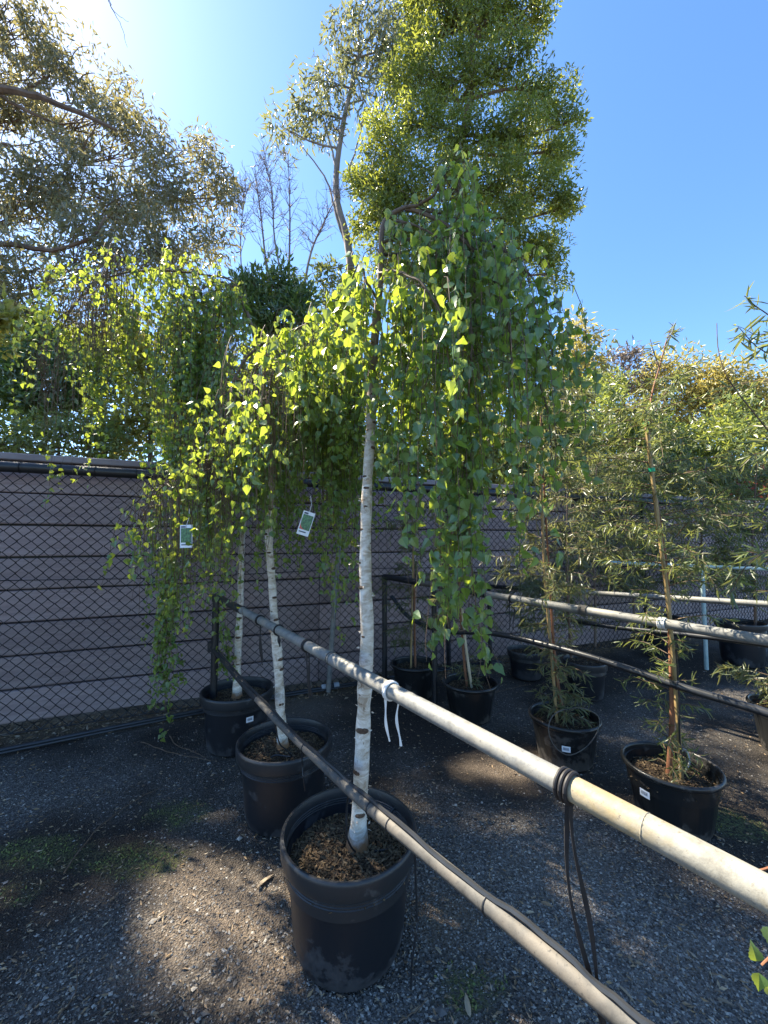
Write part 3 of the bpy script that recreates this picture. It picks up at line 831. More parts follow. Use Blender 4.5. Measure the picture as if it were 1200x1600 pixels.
# third row
pC = np.array([1.06, 4.0])
U3 = lambda px, py: at_plane(px, py, pC, pd2)
r3 = thing('support_rail', (1.06, 4.0, 0), 'rail frame of the third row in front of the fence', 'rail')
b0 = U3(764, 916); bp = lambda px: U3(px, np.interp(px, [764, 860, 1200], [916, 922, 946]))
MB().tube([b0, bp(860)], 0.020, 10).build('end_sleeve', M['black'], r3)
MB().tube([bp(858), bp(1230)], 0.0185, 12).build('upper_rail', M['galv'], r3)
MB().tube([np.array([b0[0], b0[1], 0]), b0], 0.019, 10).build('end_post', M['black'], r3)
MB().tube([U3(880, 968), U3(960, 980), U3(1120, 997), U3(1230, 1012)], 0.0165, 10).build('lower_rail', M['poly'], r3)
# fourth and fifth rows
r4 = thing('support_rail', at_z(1104, 1046), 'pale rail of the fourth row on a blue-grey upright', 'rail')
pD = at_z(1104, 1046); U4 = lambda px, py: at_plane(px, py, pD[:2], unit(np.array([0.95, -0.32])))
MB().tube([U4(940, 878), U4(1215, 890)], 0.0165, 12).build('upper_rail', M['aqua_pipe'], r4)
MB().tube([pD, U4(1097, 886)], 0.0185, 12).build('post', M['aqua_pipe'], r4)
r5 = thing('support_rail', (4.6, 4.6, 0), 'farthest thin rail seen through the right saplings', 'rail')
U5 = lambda px, py: at_plane(px, py, np.array([4.4, 5.0]), unit(np.array([0.95, -0.2])))
MB().tube([U5(1015, 868), U5(1210, 872)], 0.015, 10).build('upper_rail', M['galv'], r5)
for px in (1012, 1175):
    p_ = U5(px, 869); MB().tube([np.array([p_[0], p_[1], 0]), p_], 0.016, 8).build('post', M['galv_dark'], r5)

# ------------------------------------------------------------------ pots
def sticker(parent, c, R, z, ang, w=0.042, h=0.030):
    """price label curved onto the pot"""
    a = np.linspace(-w / 2 / R, w / 2 / R, 6) + ang
    def patch(z0, z1, a0, a1, r, name, mat, par):
        aa = np.linspace(a0, a1, 6); V = []; T = []
        for t in aa:
            V += [(c[0] + r * math.cos(t), c[1] + r * math.sin(t), z0), (c[0] + r * math.cos(t), c[1] + r * math.sin(t), z1)]
        for k_ in range(5):
            T += [(2 * k_, 2 * k_ + 2, 2 * k_ + 3), (2 * k_, 2 * k_ + 3, 2 * k_ + 1)]
        return MB().add(V, T).build(name, mat, par, False)
    s_ = patch(z - h / 2, z + h / 2, a[0], a[-1], R + 0.003, 'price_label', M['sticker'], parent)
    m_ = MB()
    x = a[0] + (a[-1] - a[0]) * 0.18
    rr = random.Random(int(abs(c[0]) * 1000))
    while x < a[-1] - (a[-1] - a[0]) * 0.2:
        wbar = (a[-1] - a[0]) * rr.choice([0.02, 0.035, 0.05])
        V = []; r = R + 0.0045
        for t in (x, x + wbar):
            V += [(c[0] + r * math.cos(t), c[1] + r * math.sin(t), z - h * 0.18), (c[0] + r * math.cos(t), c[1] + r * math.sin(t), z + h * 0.28)]
        m_.add(V, [(0, 2, 3), (0, 3, 1)]); x += wbar * 2
    m_.build('bar_print', M['ink'], s_, False)

def pot(loc, D, H, soil_z, label, kind, group, chips=1800, label_ang=None, label_z=0.6, chip=(0.005, 0.018)):
    R = D / 2; c = (loc[0], loc[1], 0.0)
    t = thing('plant_pot', (loc[0], loc[1], 0), label, 'plant pot', group)
    if kind == 'smooth':
        rb = R * 0.915
        prof = [(0.0, .004), (R * .70, .002), (R * .74, .006), (R * .785, .03), (R * .805, .055), (rb * .965, H * .80), (rb * .975, H - .05)]
        MB().lathe(prof, 64, c).build('body', M['pot'], t)
        rim = [(R * .905, H - .058), (R * .975, H - .056), (R * .99, H - .046), (R, H - .012), (R * .995, H - .004), (R * .975, H), (R * .945, H - .001), (R * .925, H - .012), (R * .915, H - .03)]
        for k_ in range(7):
            z_ = H - .03 - k_ * 0.008
            rim += [(R * .915, z_ - .002), (R * .905, z_ - .004), (R * .905, z_ - .006), (R * .915, z_ - .008)]
        rim += [(R * .905, soil_z - .03)]
        MB().lathe(rim, 72, c).build('rim', M['pot_rim'], t)
        Ri = R * .90
    else:
        rb = R * 0.93
        wob = lambda a: 1 + 0.012 * (np.abs(np.mod(a * 14 / (2 * math.pi), 1) - 0.5) < 0.14)
        prof = [(0.0, .004), (rb * .74, .002), (rb * .78, .008), (rb * .86, H * .4), (rb * .94, H * .82), (rb * .955, H - .025)]
        MB().lathe(prof, 140, c, wob).build('body', M['pot_gloss'], t)
        a = np.linspace(-0.5 * math.pi, 1.5 * math.pi, 14)
        rim = [(rb * .95, H - .026)] + [(R * .955 + R * .045 * math.cos(x), H - .012 + .012 * math.sin(x)) for x in np.linspace(-1.4, 3.2, 10)] + [(R * .895, H - .04), (R * .87, soil_z - .03)]
        MB().lathe(rim, 64, c).build('rim', M['pot_gloss'], t)
        Ri = R * .88
    # soil: a gently uneven disc
    V = [(c[0], c[1], soil_z + .012)]; T = []
    nr, ns = 6, 28
    for i_ in range(1, nr + 1):
        for j_ in range(ns):
            a_ = j_ * 6.2832 / ns; r_ = Ri * i_ / nr
            V.append((c[0] + r_ * math.cos(a_), c[1] + r_ * math.sin(a_), soil_z + 0.012 * (1 - (i_ / nr) ** 2) + rng.normal() * .003))
    for j_ in range(ns): T.append((0, 1 + j_, 1 + (j_ + 1) % ns))
    for i_ in range(nr - 1):
        for j_ in range(ns):
            a_ = 1 + i_ * ns + j_; b_ = 1 + i_ * ns + (j_ + 1) % ns
            T += [(a_, a_ + ns, b_ + ns), (a_, b_ + ns, b_)]
    so = MB().add(V, T).build('soil', M['soil'], t)
    r_ = Ri * np.sqrt(rng.random(chips)) * 0.98; a_ = rng.random(chips) * 6.283
    P = np.stack([c[0] + r_ * np.cos(a_), c[1] + r_ * np.sin(a_), soil_z + .012 * (1 - (r_ / Ri) ** 2) + .004 * rng.random(chips)], -1)
    b_ = rng.random(chips) * 6.283
    Dr = np.stack([np.cos(b_), np.sin(b_), rng.normal(size=chips) * .25 + .1], -1)
    leaf_cloud('mulch', P, Dr, chip[0] + (chip[1] - chip[0]) * rng.random(chips) ** 2, CHIP, M['mulch'], so)
    if label_ang is not None:
        f_ = (rb * .975 if kind == 'smooth' else rb * .955)
        sticker(t, c, f_ * (0.985 if kind == 'smooth' else 1.012), H * label_z, label_ang)
    return t

D1, H1, D2, H2 = 0.432, 0.332, 0.388, 0.245
P1, P2, P3 = (-.111, 1.34), (-.46, 1.912), (-.907, 2.53)
PA, PB_, PC_, PD_ = (.245, 3.30), (.612, 2.905), (1.036, 2.36), (1.289, 1.861)
gp = None
pot(P1, D1, H1, .245, 'large scuffed black pot in the foreground holding the nearest birch', 'smooth', gp, 4500, chip=(.006, .022))
pot(P2, D1, H1, .27, 'black pot with sunlit grey rim just behind the foreground pot', 'smooth', gp, 2500)
pot(P3, D1, H1, .27, 'dark pot beside the black end post under the third birch', 'smooth', gp, 1500, label_ang=-0.85, label_z=0.62)
pot(PA, D2, H2 + .01, .205, 'black ribbed pot standing against the fence at the middle rail end post', 'ribbed', gp, 900)
pot(PB_, D2, H2, .195, 'black ribbed pot behind the hanging birch tips', 'ribbed', gp, 900)
pot(PC_, D2, H2, .20, 'ribbed black pot with a white price label and looped grey hose', 'ribbed', gp, 1500, label_ang=-1.95, label_z=0.55)
pot(PD_, D2, H2 + .005, .185, 'glossy black pot at right with sunlit bark mulch inside', 'ribbed', gp, 2600, label_ang=-2.75, label_z=0.62)
PE, PF, PG = (1.30, 3.72), (1.62, 3.28), (2.42, 2.42)
pot(PE, .33, .245, .21, 'dark pot with a cut stem standing by the third rail end post', 'smooth', gp, 500)
pot(PF, .33, .28, .25, 'blue-black pot with a white price label behind the left staked sapling', 'smooth', gp, 500, label_ang=-2.15, label_z=0.75)
pot(PG, .42, .27, .23, 'black pot cut off by the right edge of the picture', 'ribbed', gp, 600)
pot((3.0, 4.35), .40, .42, .37, 'tall dark pot behind the blue-grey upright', 'smooth', gp, 200)
pot((3.62, 4.1), .42, .42, .37, 'tall dark pot at far right behind the pale rail', 'smooth', gp, 200)
# ------------------------------------------------------------------ weeping birches
def path3(spec, n=24):
    """spec: list of (px, py, Y) in the photograph with its distance"""
    return smooth_path([at(*s) for s in spec], n)

def knots(trunk, rad, n, parent, rs):
    for k_ in range(n):
        u_ = 0.06 + 0.62 * (k_ + 0.7 * rs.random()) / n
        i_ = u_ * (len(trunk) - 1); a = int(i_); f = i_ - a
        p = trunk[a] * (1 - f) + trunk[a + 1] * f
        r = float(np.interp(u_, np.linspace(0, 1, len(rad)), rad))
        ang = rs.uniform(-2.9, -0.2)
        nrm = np.array([math.cos(ang), math.sin(ang), 0]); tn = np.array([-nrm[1], nrm[0], 0]); up = np.array([0, 0, 1.0])
        sz = r * rs.choice([.2, .3, .42, .55, .66]) * rs.uniform(.85, 1.15)
        V = [p + nrm * (r * 0.90)]; T = []
        for j_ in range(10):
            a_ = j_ * .6283
            V.append(p + nrm * (r * (0.93 - 0.25 * abs(math.cos(a_)) ** 2 * (sz / r))) + tn * sz * 1.25 * math.cos(a_) + up * sz * .62 * math.sin(a_))
        for j_ in range(10):
            a_ = j_ * .6283
            V.append(p + nrm * (r * 0.93 + sz * .30) + tn * sz * .75 * math.cos(a_) + up * sz * .36 * math.sin(a_))
        V.append(p + nrm * (r * 0.93 + sz * .16))
        for j_ in range(10):
            j2 = (j_ + 1) % 10
            T += [(1 + j_, 1 + j2, 11 + j2), (1 + j_, 11 + j2, 11 + j_), (11 + j_, 11 + j2, 21)]
        MB().add(V, T).build('knot', M['knot'], parent)

def birch(name, label, trunk_spec, trunk_rad, limbs, mat, leaf, nparts, base, seed, step=0.022, nknots=18, tsides=14, full=1.25, sun_gaps=(), skew=1.25):
    """limbs: (points, radius, strands, (shortest, longest), reach, (first, last) part of the limb that carries strands)"""
    rs = random.Random(seed); r_ = np.random.default_rng(seed)
    t = thing(name, base, label, 'birch tree', 'weeping birches in pots')
    tr = path3(trunk_spec, 60)
    tr[:, :2] += 0.0045 * np.stack([np.sin(np.arange(60) * .55 + seed), np.cos(np.arange(60) * .43 + seed)], -1) * np.linspace(.2, 1, 60)[:, None]
    rad = np.interp(np.linspace(0, 1, 60), np.linspace(0, 1, len(trunk_rad)), trunk_rad)
    rad = rad * (1 + 0.07 * r_.normal(size=60) * (np.linspace(0, 1, 60) < .75))
    rad[:4] *= [1.7, 1.4, 1.18, 1.06]
    tb = MB().tube(tr, rad, tsides); tb.build('trunk', M['birch_bark'], t)
    knots(tr, rad, nknots, t, rs)
    npl = nknots * 5                           # curls of peeling bark
    ui = r_.random(npl) * 34 + 2; ai = ui.astype(int); an = r_.random(npl) * 6.283
    rr_ = rad[ai]; nrm = np.stack([np.cos(an), np.sin(an), 0 * an], -1)
    leaf_cloud('peeling_bark', tr[ai] + (tr[ai + 1] - tr[ai]) * (ui - ai)[:, None] + nrm * rr_[:, None] * .97, nrm * .55 + np.stack([-np.sin(an), np.cos(an), 0 * an], -1) * r_.choice([-1, 1], npl)[:, None] + r_.normal(size=(npl, 3)) * .3, .006 + .012 * r_.random(npl), BROAD, M['pale_peel'], t)
    tw = MB(); LP, LD, LS = [], [], []
    for spec, rad0, ns, (l0, l1), reach, (t0, t1) in limbs:
        lp = path3(spec, 26)
        lp += np.cumsum(r_.normal(size=lp.shape) * 0.0025, axis=0)
        MB().tube(lp, np.linspace(rad0, rad0 * .3, 26), 7).build('branch', M['twig'], t)
        ns = int(ns * full)
        for k_ in range(ns):
            u_ = t0 + (t1 - t0) * (k_ + rs.random()) / ns
            i_ = min(u_ * 25, 24.999); a = int(i_); f = i_ - a
            p = lp[a] * (1 - f) + lp[a + 1] * f
            ang = rs.uniform(0, 6.283); rc = reach * (0.15 + 1.25 * rs.random() ** 1.3)
            out = np.array([math.cos(ang), math.sin(ang), 0])
            L = l0 + (l1 - l0) * rs.random() ** skew
            npt = max(5, int(L / 0.05))
            uu = np.linspace(0, 1, npt)
            s_ = uu * L
            h_ = rc * (1 - np.exp(-s_ / (0.45 * rc + 0.02)))
            z_ = -(s_ - 0.75 * h_) + 0.05 * rc
            z_ = np.where(s_ < rc, z_ + 0.25 * rc * np.sin(np.clip(s_ / rc, 0, 1) * math.pi), z_)
            P = p + out[None] * h_[:, None] + np.array([0, 0, 1.0])[None] * z_[:, None]
            P[:, :2] += np.cumsum(r_.normal(size=(npt, 2)) * 0.006, axis=0) * (uu[:, None])
            P[:, 2] = np.maximum(P[:, 2], 0.05 + 0.05 * rs.random())
            P[0] = p
            tw.tube(P, np.linspace(0.0016, 0.0007, npt), 3, False)
            nl = int(L / step)
            w = np.sort(r_.random(nl)) ** 0.9
            w = w[w > 0.06]
            ii = np.minimum(w * (npt - 1), npt - 1.001); aa = ii.astype(int); ff = (ii - aa)[:, None]
            Q = P[aa] * (1 - ff) + P[aa + 1] * ff
            d = r_.normal(size=(len(Q), 3)) * 0.55 + np.array([0, 0, -0.95])
            side = r_.normal(size=(len(Q), 3)); side[:, 2] = -abs(side[:, 2]) * .5
            pet = unit(side) * (0.006 + 0.016 * r_.random((len(Q), 1)))
            LP.append(Q + pet); LD.append(d); LS.append(leaf[0] + (leaf[1] - leaf[0]) * r_.random(len(Q)) * (1.15 - 0.45 * w))
    # short twigs and leaves clothing the branches themselves
    tw.build('hanging_twigs', M['twig'], t, True, 'stuff')
    P = np.vstack(LP); D = np.vstack(LD); S = np.concatenate(LS)
    ok = np.ones(len(P), bool)
    for g, gr in sun_gaps:                        # leaves dropped along sun rays to let light onto chosen spots
        w = P - np.asarray(g); s_ = np.array(SUN_DIR)
        ok &= np.linalg.norm(w - (w @ s_)[:, None] * s_[None], axis=1) > gr * (.5 + .8 * r_.random(len(P)))
    P, D, S = P[ok], D[ok], S[ok]
    sel = split_leaves(P, D, S, nparts)
    leaf_cloud('foliage', P[~sel], D[~sel], S[~sel], BIRCH, mat, t)
    leaf_objects('leaf', P[sel], D[sel], S[sel], BIRCH_FINE, mat.name, mat, t)
    return t

Y1 = 1.36
SUNNY = [(at_z(350, 1430), .20), (at_z(300, 1380), .12), (at_z(420, 1500), .12), (at(515, 1335, 1.27), .17), (at(455, 1300, 1.3), .12), (at(430, 1185, 1.72), .14), (at(560, 1300, 1.32), .07), (at(566, 1150, 1.32), .13), (at(570, 960, 1.32), .13), (at(572, 850, 1.32), .10), (at_z(690, 1430), .10), (at_z(780, 1200), .12), (at_z(850, 1190), .10), (at_z(800, 1300), .09), (at_z(900, 1400), .11), (at_z(1000, 1480), .10), (at_z(730, 1290), .07), (at(440, 1010, 1.9), .06), (at(400, 1180, 1.8), .08)]
birch('weeping_birch', 'nearest weeping birch with white trunk, hooked top and long hanging shoots',
      [(557, 1352, Y1), (562, 1250, Y1), (569, 1100, Y1), (574, 1000, Y1), (570, 900, Y1), (574, 780, Y1), (578, 680, Y1), (581, 610, Y1), (588, 510, Y1), (594, 420, Y1), (598, 362, Y1), (606, 338, Y1), (630, 327, Y1), (658, 321, Y1)],
      [.0272, .0255, .0238, .0228, .021, .0195, .0185, .017, .014, .0115, .010, .0088, .0075, .0055],
      [([(655, 321, Y1), (682, 300, Y1 - .02), (695, 270, Y1 - .03), (708, 268, Y1 - .03), (718, 310, Y1 - .03), (724, 370, Y1 - .02), (730, 430, Y1)], .006, 16, (.15, .55), .10, (.2, 1)),
       ([(640, 325, Y1), (690, 345, Y1 - .03), (733, 380, Y1 - .06), (772, 430, Y1 - .10), (795, 500, Y1 - .12), (806, 580, Y1 - .13)], .008, 26, (.30, .95), .14, (.25, 1)),
       ([(700, 370, Y1), (760, 385, Y1 + .05), (815, 420, Y1 + .08), (850, 475, Y1 + .08), (868, 560, Y1 + .08)], .006, 26, (.25, .75), .12, (.2, 1)),
       ([(630, 328, Y1), (690, 335, Y1 + .03), (750, 352, Y1 + .06), (800, 390, Y1 + .06), (835, 440, Y1 + .04)], .005, 22, (.08, .4), .12, (.1, 1)),
       ([(600, 350, Y1), (640, 352, Y1 - .06), (690, 375, Y1 - .1), (735, 420, Y1 - .13)], .005, 18, (.1, .45), .10, (.1, 1)),
       ([(597, 400, Y1), (640, 400, Y1 + .12), (690, 425, Y1 + .22), (730, 480, Y1 + .28), (750, 560, Y1 + .30)], .007, 26, (.4, 1.15), .16, (.2, 1)),
       ([(594, 430, Y1), (620, 425, Y1 - .10), (655, 445, Y1 - .18), (690, 500, Y1 - .22), (700, 570, Y1 - .24)], .006, 24, (.3, 1.0), .12, (.2, 1)),
       ([(592, 470, Y1), (575, 440, Y1 - .06), (560, 410, Y1 - .08), (550, 430, Y1 - .10), (545, 480, Y1 - .1)], .005, 12, (.15, .55), .08, (.2, 1)),
       ([(590, 480, Y1), (560, 470, Y1 + .04), (520, 492, Y1 + .06), (470, 515, Y1 + .06), (430, 540, Y1 + .06), (395, 580, Y1 + .06), (375, 650, Y1 + .06)], .007, 34, (.2, .62), .12, (.2, 1)),
       ([(588, 500, Y1), (560, 520, Y1 + .16), (520, 540, Y1 + .24), (480, 570, Y1 + .28), (450, 620, Y1 + .28)], .006, 24, (.2, .6), .12, (.2, 1)),
       ([(596, 380, Y1), (640, 372, Y1 + .02), (700, 390, Y1 + .1), (770, 420, Y1 + .25), (810, 490, Y1 + .32)], .006, 22, (.3, .8), .13, (.2, 1)),
       ([(586, 560, Y1), (610, 540, Y1 + .1), (640, 560, Y1 + .2), (650, 620, Y1 + .22)], .005, 16, (.2, .55), .10, (.2, 1)),
       ([(735, 480, Y1 - .1), (728, 600, Y1 - .14), (722, 720, Y1 - .15), (715, 830, Y1 - .15)], .004, 20, (.2, .55), .07, (.1, 1)),
       ([(730, 780, Y1 - .12), (740, 880, Y1 - .12), (745, 950, Y1 - .12), (752, 1010, Y1 - .12)], .003, 9, (.08, .20), .05, (.1, 1)),
       ([(690, 780, Y1 - .05), (694, 860, Y1 - .05), (694, 930, Y1 - .05), (692, 990, Y1 - .05)], .003, 10, (.08, .2), .05, (.1, 1)),
       ([(845, 600, Y1 + .05), (860, 680, Y1 + .05), (868, 760, Y1 + .03)], .003, 5, (.06, .2), .04, (.1, 1))],
      M['birch_leaf'], (.022, .046), 300, (P1[0], P1[1], .245), 11, 0.027, 36, 14, 1.85, [(at(566, 1150, 1.32), .09), (at(570, 960, 1.32), .09), (at(572, 850, 1.32), .08), (at(1000, 1290, .72), .10), (at(820, 1190, .95), .08)])

Y2 = 1.93
birch('weeping_birch', 'middle weeping birch with bright yellow-green curtain of leaves and plant tags',
      [(443, 1180, Y2), (437, 1090, Y2), (432, 1000, Y2), (425, 920, Y2), (421, 840, Y2), (423, 760, Y2), (428, 680, Y2), (436, 600, Y2), (448, 545, Y2), (462, 520, Y2)],
      [.0235, .022, .0205, .019, .0175, .016, .0145, .012, .010, .007],
      [([(455, 525, Y2), (425, 530, Y2 - .08), (390, 560, Y2 - .14), (365, 610, Y2 - .18), (352, 670, Y2 - .2), (335, 720, Y2 - .2), (300, 745, Y2 - .2)], .008, 44, (.25, .85), .16, (.15, 1)),
       ([(345, 690, Y2 - .2), (310, 722, Y2 - .2), (270, 750, Y2 - .22), (240, 780, Y2 - .22), (222, 815, Y2 - .22)], .004, 30, (.12, .5), .11, (.1, .98)),
       ([(440, 560, Y2), (405, 560, Y2 + .1), (370, 590, Y2 + .18), (340, 640, Y2 + .22), (320, 700, Y2 + .22), (305, 780, Y2 + .2)], .006, 50, (.3, .85), .15, (.2, 1)),
       ([(460, 522, Y2), (490, 515, Y2 - .05), (525, 530, Y2 - .08), (545, 575, Y2 - .1), (548, 650, Y2 - .1)], .006, 30, (.4, 1.15), .13, (.15, 1)),
       ([(450, 540, Y2), (480, 535, Y2 + .15), (510, 560, Y2 + .25), (530, 620, Y2 + .3), (535, 700, Y2 + .3)], .006, 30, (.4, 1.25), .15, (.15, 1)),
       ([(448, 545, Y2), (440, 550, Y2 - .15), (425, 590, Y2 - .26), (415, 660, Y2 - .3)], .006, 30, (.3, .75), .15, (.2, 1)),
       ([(448, 545, Y2), (445, 545, Y2 + .15), (440, 590, Y2 + .26), (440, 660, Y2 + .3)], .006, 36, (.4, 1.1), .15, (.2, 1))],
      M['birch_leaf_far'], (.018, .038), 300, (P2[0], P2[1], .27), 22, 0.022, 20, 12, 2.9, SUNNY, .75)

Y3 = 2.52
birch('weeping_birch', 'farthest weeping birch leaning left over the fence, its shoots hanging to the ground',
      [(370, 1095, Y3), (372, 1020, Y3), (375, 940, Y3), (378, 860, Y3), (384, 760, Y3), (396, 660, Y3), (402, 590, Y3), (400, 540, Y3), (386, 490, Y3), (368, 445, Y3), (348, 432, Y3)],
      [.022, .021, .0195, .018, .0165, .015, .0135, .0125, .011, .009, .006],
      [([(352, 434, Y3), (310, 426, Y3 - .03), (260, 422, Y3 - .05), (205, 424, Y3 - .1), (160, 440, Y3 - .12), (120, 475, Y3 - .14), (90, 530, Y3 - .15)], .008, 64, (.35, 1.15), .22, (.22, 1)),
       ([(230, 424, Y3 - .08), (195, 405, Y3 - .12), (180, 402, Y3 - .15), (165, 430, Y3 - .2), (150, 490, Y3 - .22)], .004, 24, (.3, .9), .12, (.15, 1)),
       ([(120, 475, Y3 - .14), (80, 505, Y3 - .16), (55, 550, Y3 - .17), (60, 600, Y3 - .17)], .004, 22, (.12, .4), .10, (.15, 1)),
       ([(370, 450, Y3), (340, 440, Y3 - .1), (310, 455, Y3 - .18), (285, 500, Y3 - .22), (270, 580, Y3 - .24)], .007, 40, (.5, 1.7), .15, (.2, 1)),
       ([(372, 452, Y3), (350, 445, Y3 + .08), (320, 470, Y3 + .14), (300, 540, Y3 + .16), (285, 640, Y3 + .15)], .006, 40, (.6, 1.85), .15, (.2, 1)),
       ([(380, 470, Y3), (365, 455, Y3 - .05), (345, 480, Y3 - .08), (335, 560, Y3 - .1), (330, 660, Y3 - .1)], .006, 34, (.4, 1.2), .13, (.2, 1)),
       ([(262, 800, Y3 - .15), (255, 880, Y3 - .15), (252, 960, Y3 - .15), (258, 1030, Y3 - .15)], .003, 16, (.12, .5), .06, (.1, 1)),
       ([(350, 930, Y3 - .05), (352, 985, Y3 - .08), (355, 1030, Y3 - .08)], .002, 8, (.08, .2), .06, (.1, 1))],
      M['birch_leaf_far'], (.020, .042), 300, (P3[0], P3[1], .27), 33, 0.024, 14, 12, 2.9, SUNNY, .8)

# birch sprig reaching in from the right edge
def sprig():
    t = thing('birch_sprig', at(1240, 1330, .62), 'young birch sprig reaching in over the front rail from the right edge', 'sprig')
    tw = MB(); Ps, Ds, Ss = [], [], []
    tw.tube(path3([(1320, 1180, .66), (1250, 1330, .62), (1200, 1356, .60), (1178, 1360, .60)], 16), np.linspace(.003, .0012, 16), 5)
    tw.tube(path3([(1250, 1330, .62), (1240, 1420, .60), (1215, 1480, .58), (1190, 1508, .58)], 16), np.linspace(.0025, .0013, 16), 5)
    tw.build('twig', M['red_bark'], t)
    for px, py, Y, s, d in ((1176, 1360, .6, .022, (-.3, 0, -1)), (1168, 1372, .6, .020, (-.2, -.2, -1)), (1205, 1372, .58, .045, (.1, -.3, -1)), (1210, 1450, .58, .045, (-.2, -.2, -1)),
                           (1182, 1502, .57, .030, (-.1, .1, 1)), (1186, 1520, .57, .030, (-.2, -.2, -1)), (1198, 1540, .57, .02, (.2, -.2, -1))):
        Ps.append(at(px, py, Y)); Ds.append(d); Ss.append(s * .75)
    leaf_objects('leaf', np.array(Ps), np.array(Ds, float), np.array(Ss), BIRCH_FINE, M['birch_leaf'].name, M['birch_leaf'], t)
sprig()

# ------------------------------------------------------------------ staked saplings
def sapling(label, base, stem_spec, rad, branches, leaf, mat, nparts, seed, bark='red_bark', step=.0085, cat='sapling', extra=()):
    """branches: (count, first t, last t, shortest, longest, rise) thrown out all round the stem"""
    rs = random.Random(seed); r_ = np.random.default_rng(seed)
    t = thing('eucalyptus_sapling', base, label, cat, 'narrow-leaved saplings in pots')
    st = path3(stem_spec, 40)
    MB().tube(st, np.interp(np.linspace(0, 1, 40), np.linspace(0, 1, len(rad)), rad), 9).build('stem', M[bark], t)
    tw = MB(); LP, LD, LS = [], [], []
    def clothe(P, L, dens=1.0):
        nl = max(4, int(L / step * dens)); npt = len(P)
        w = np.sort(.12 + .88 * r_.random(nl)); ii = np.minimum(w * (npt - 1), npt - 1.001); aa = ii.astype(int); ff = (ii - aa)[:, None]
        Q = P[aa] * (1 - ff) + P[aa + 1] * ff; tn = unit(P[aa + 1] - P[aa])
        d = tn * .5 + r_.normal(size=(nl, 3)) * .55 + np.array([0, 0, -.38])
        LP.append(Q); LD.append(d); LS.append(leaf[0] + (leaf[1] - leaf[0]) * r_.random(nl))
    for n_, t0, t1, l0, l1, rise in branches:
        for k_ in range(n_):
            u_ = t0 + (t1 - t0) * (k_ + rs.random()) / n_
            i_ = min(u_ * 39, 38.99); a = int(i_); p = st[a] * (1 - i_ + a) + st[a + 1] * (i_ - a)
            L = rs.uniform(l0, l1); ang = rs.uniform(0, 6.283); o_ = np.array([math.cos(ang), math.sin(ang), 0])
            uu = np.linspace(0, 1, 9)
            P = p + o_[None] * (uu * L)[:, None] + np.array([0, 0, 1.0])[None] * (rise * L * uu - .45 * rise * L * uu ** 2 - .12 * L * uu ** 2)[:, None]
            P += np.cumsum(r_.normal(size=P.shape) * .004, axis=0) * uu[:, None]
            tw.tube(P, np.linspace(.0026, .001, 9), 4, False)
            clothe(P, L)
            for s_ in range(int(L / .09)):
                v_ = rs.uniform(.3, .95); q = P[int(v_ * 8)]; L2 = L * rs.uniform(.25, .5)
                dd = unit(o_ + r_.normal(size=3) * .6 + np.array([0, 0, .15]))
                P2_ = q + dd[None] * (np.linspace(0, 1, 5) * L2)[:, None]; P2_[:, 2] -= .25 * L2 * np.linspace(0, 1, 5) ** 2
                tw.tube(P2_, np.linspace(.0016, .0008, 5), 3, False); clothe(P2_, L2)
    for spec in extra:
        P = path3(spec[0], 12); tw.tube(P, np.linspace(.0030, .0012, 12), 5)
        if spec[1]: clothe(P, np.linalg.norm(P[-1] - P[0]), spec[1])
    tw.build('side_twigs', M['twig'], t, True, 'stuff')
    P = np.vstack(LP); D = np.vstack(LD); S = np.concatenate(LS)
    sel = split_leaves(P, D, S, nparts)
    leaf_cloud('foliage', P[~sel], D[~sel], S[~sel], NARROW, mat, t)
    if nparts: leaf_objects('leaf', P[sel], D[sel], S[sel], NARROW, mat.name, mat, t)
    return t

def stake(label, spec, r, mat, bands=()):
    P = path3(spec, 24)
    t = thing('stake', P[0], label, 'stake')
    rad = np.full(24, r); rad[::5] *= 1.12
    MB().tube(P, rad, 8).build('cane', M[mat], t)
    for b in bands:
        c = P[int(b * 23)]; d = unit(P[min(23, int(b * 23) + 1)] - c)
        m_ = MB().tube([c - d * .009, c + d * .009], r * 1.7, 10); m_.build('tape', M['green_tape'], t)
    return t

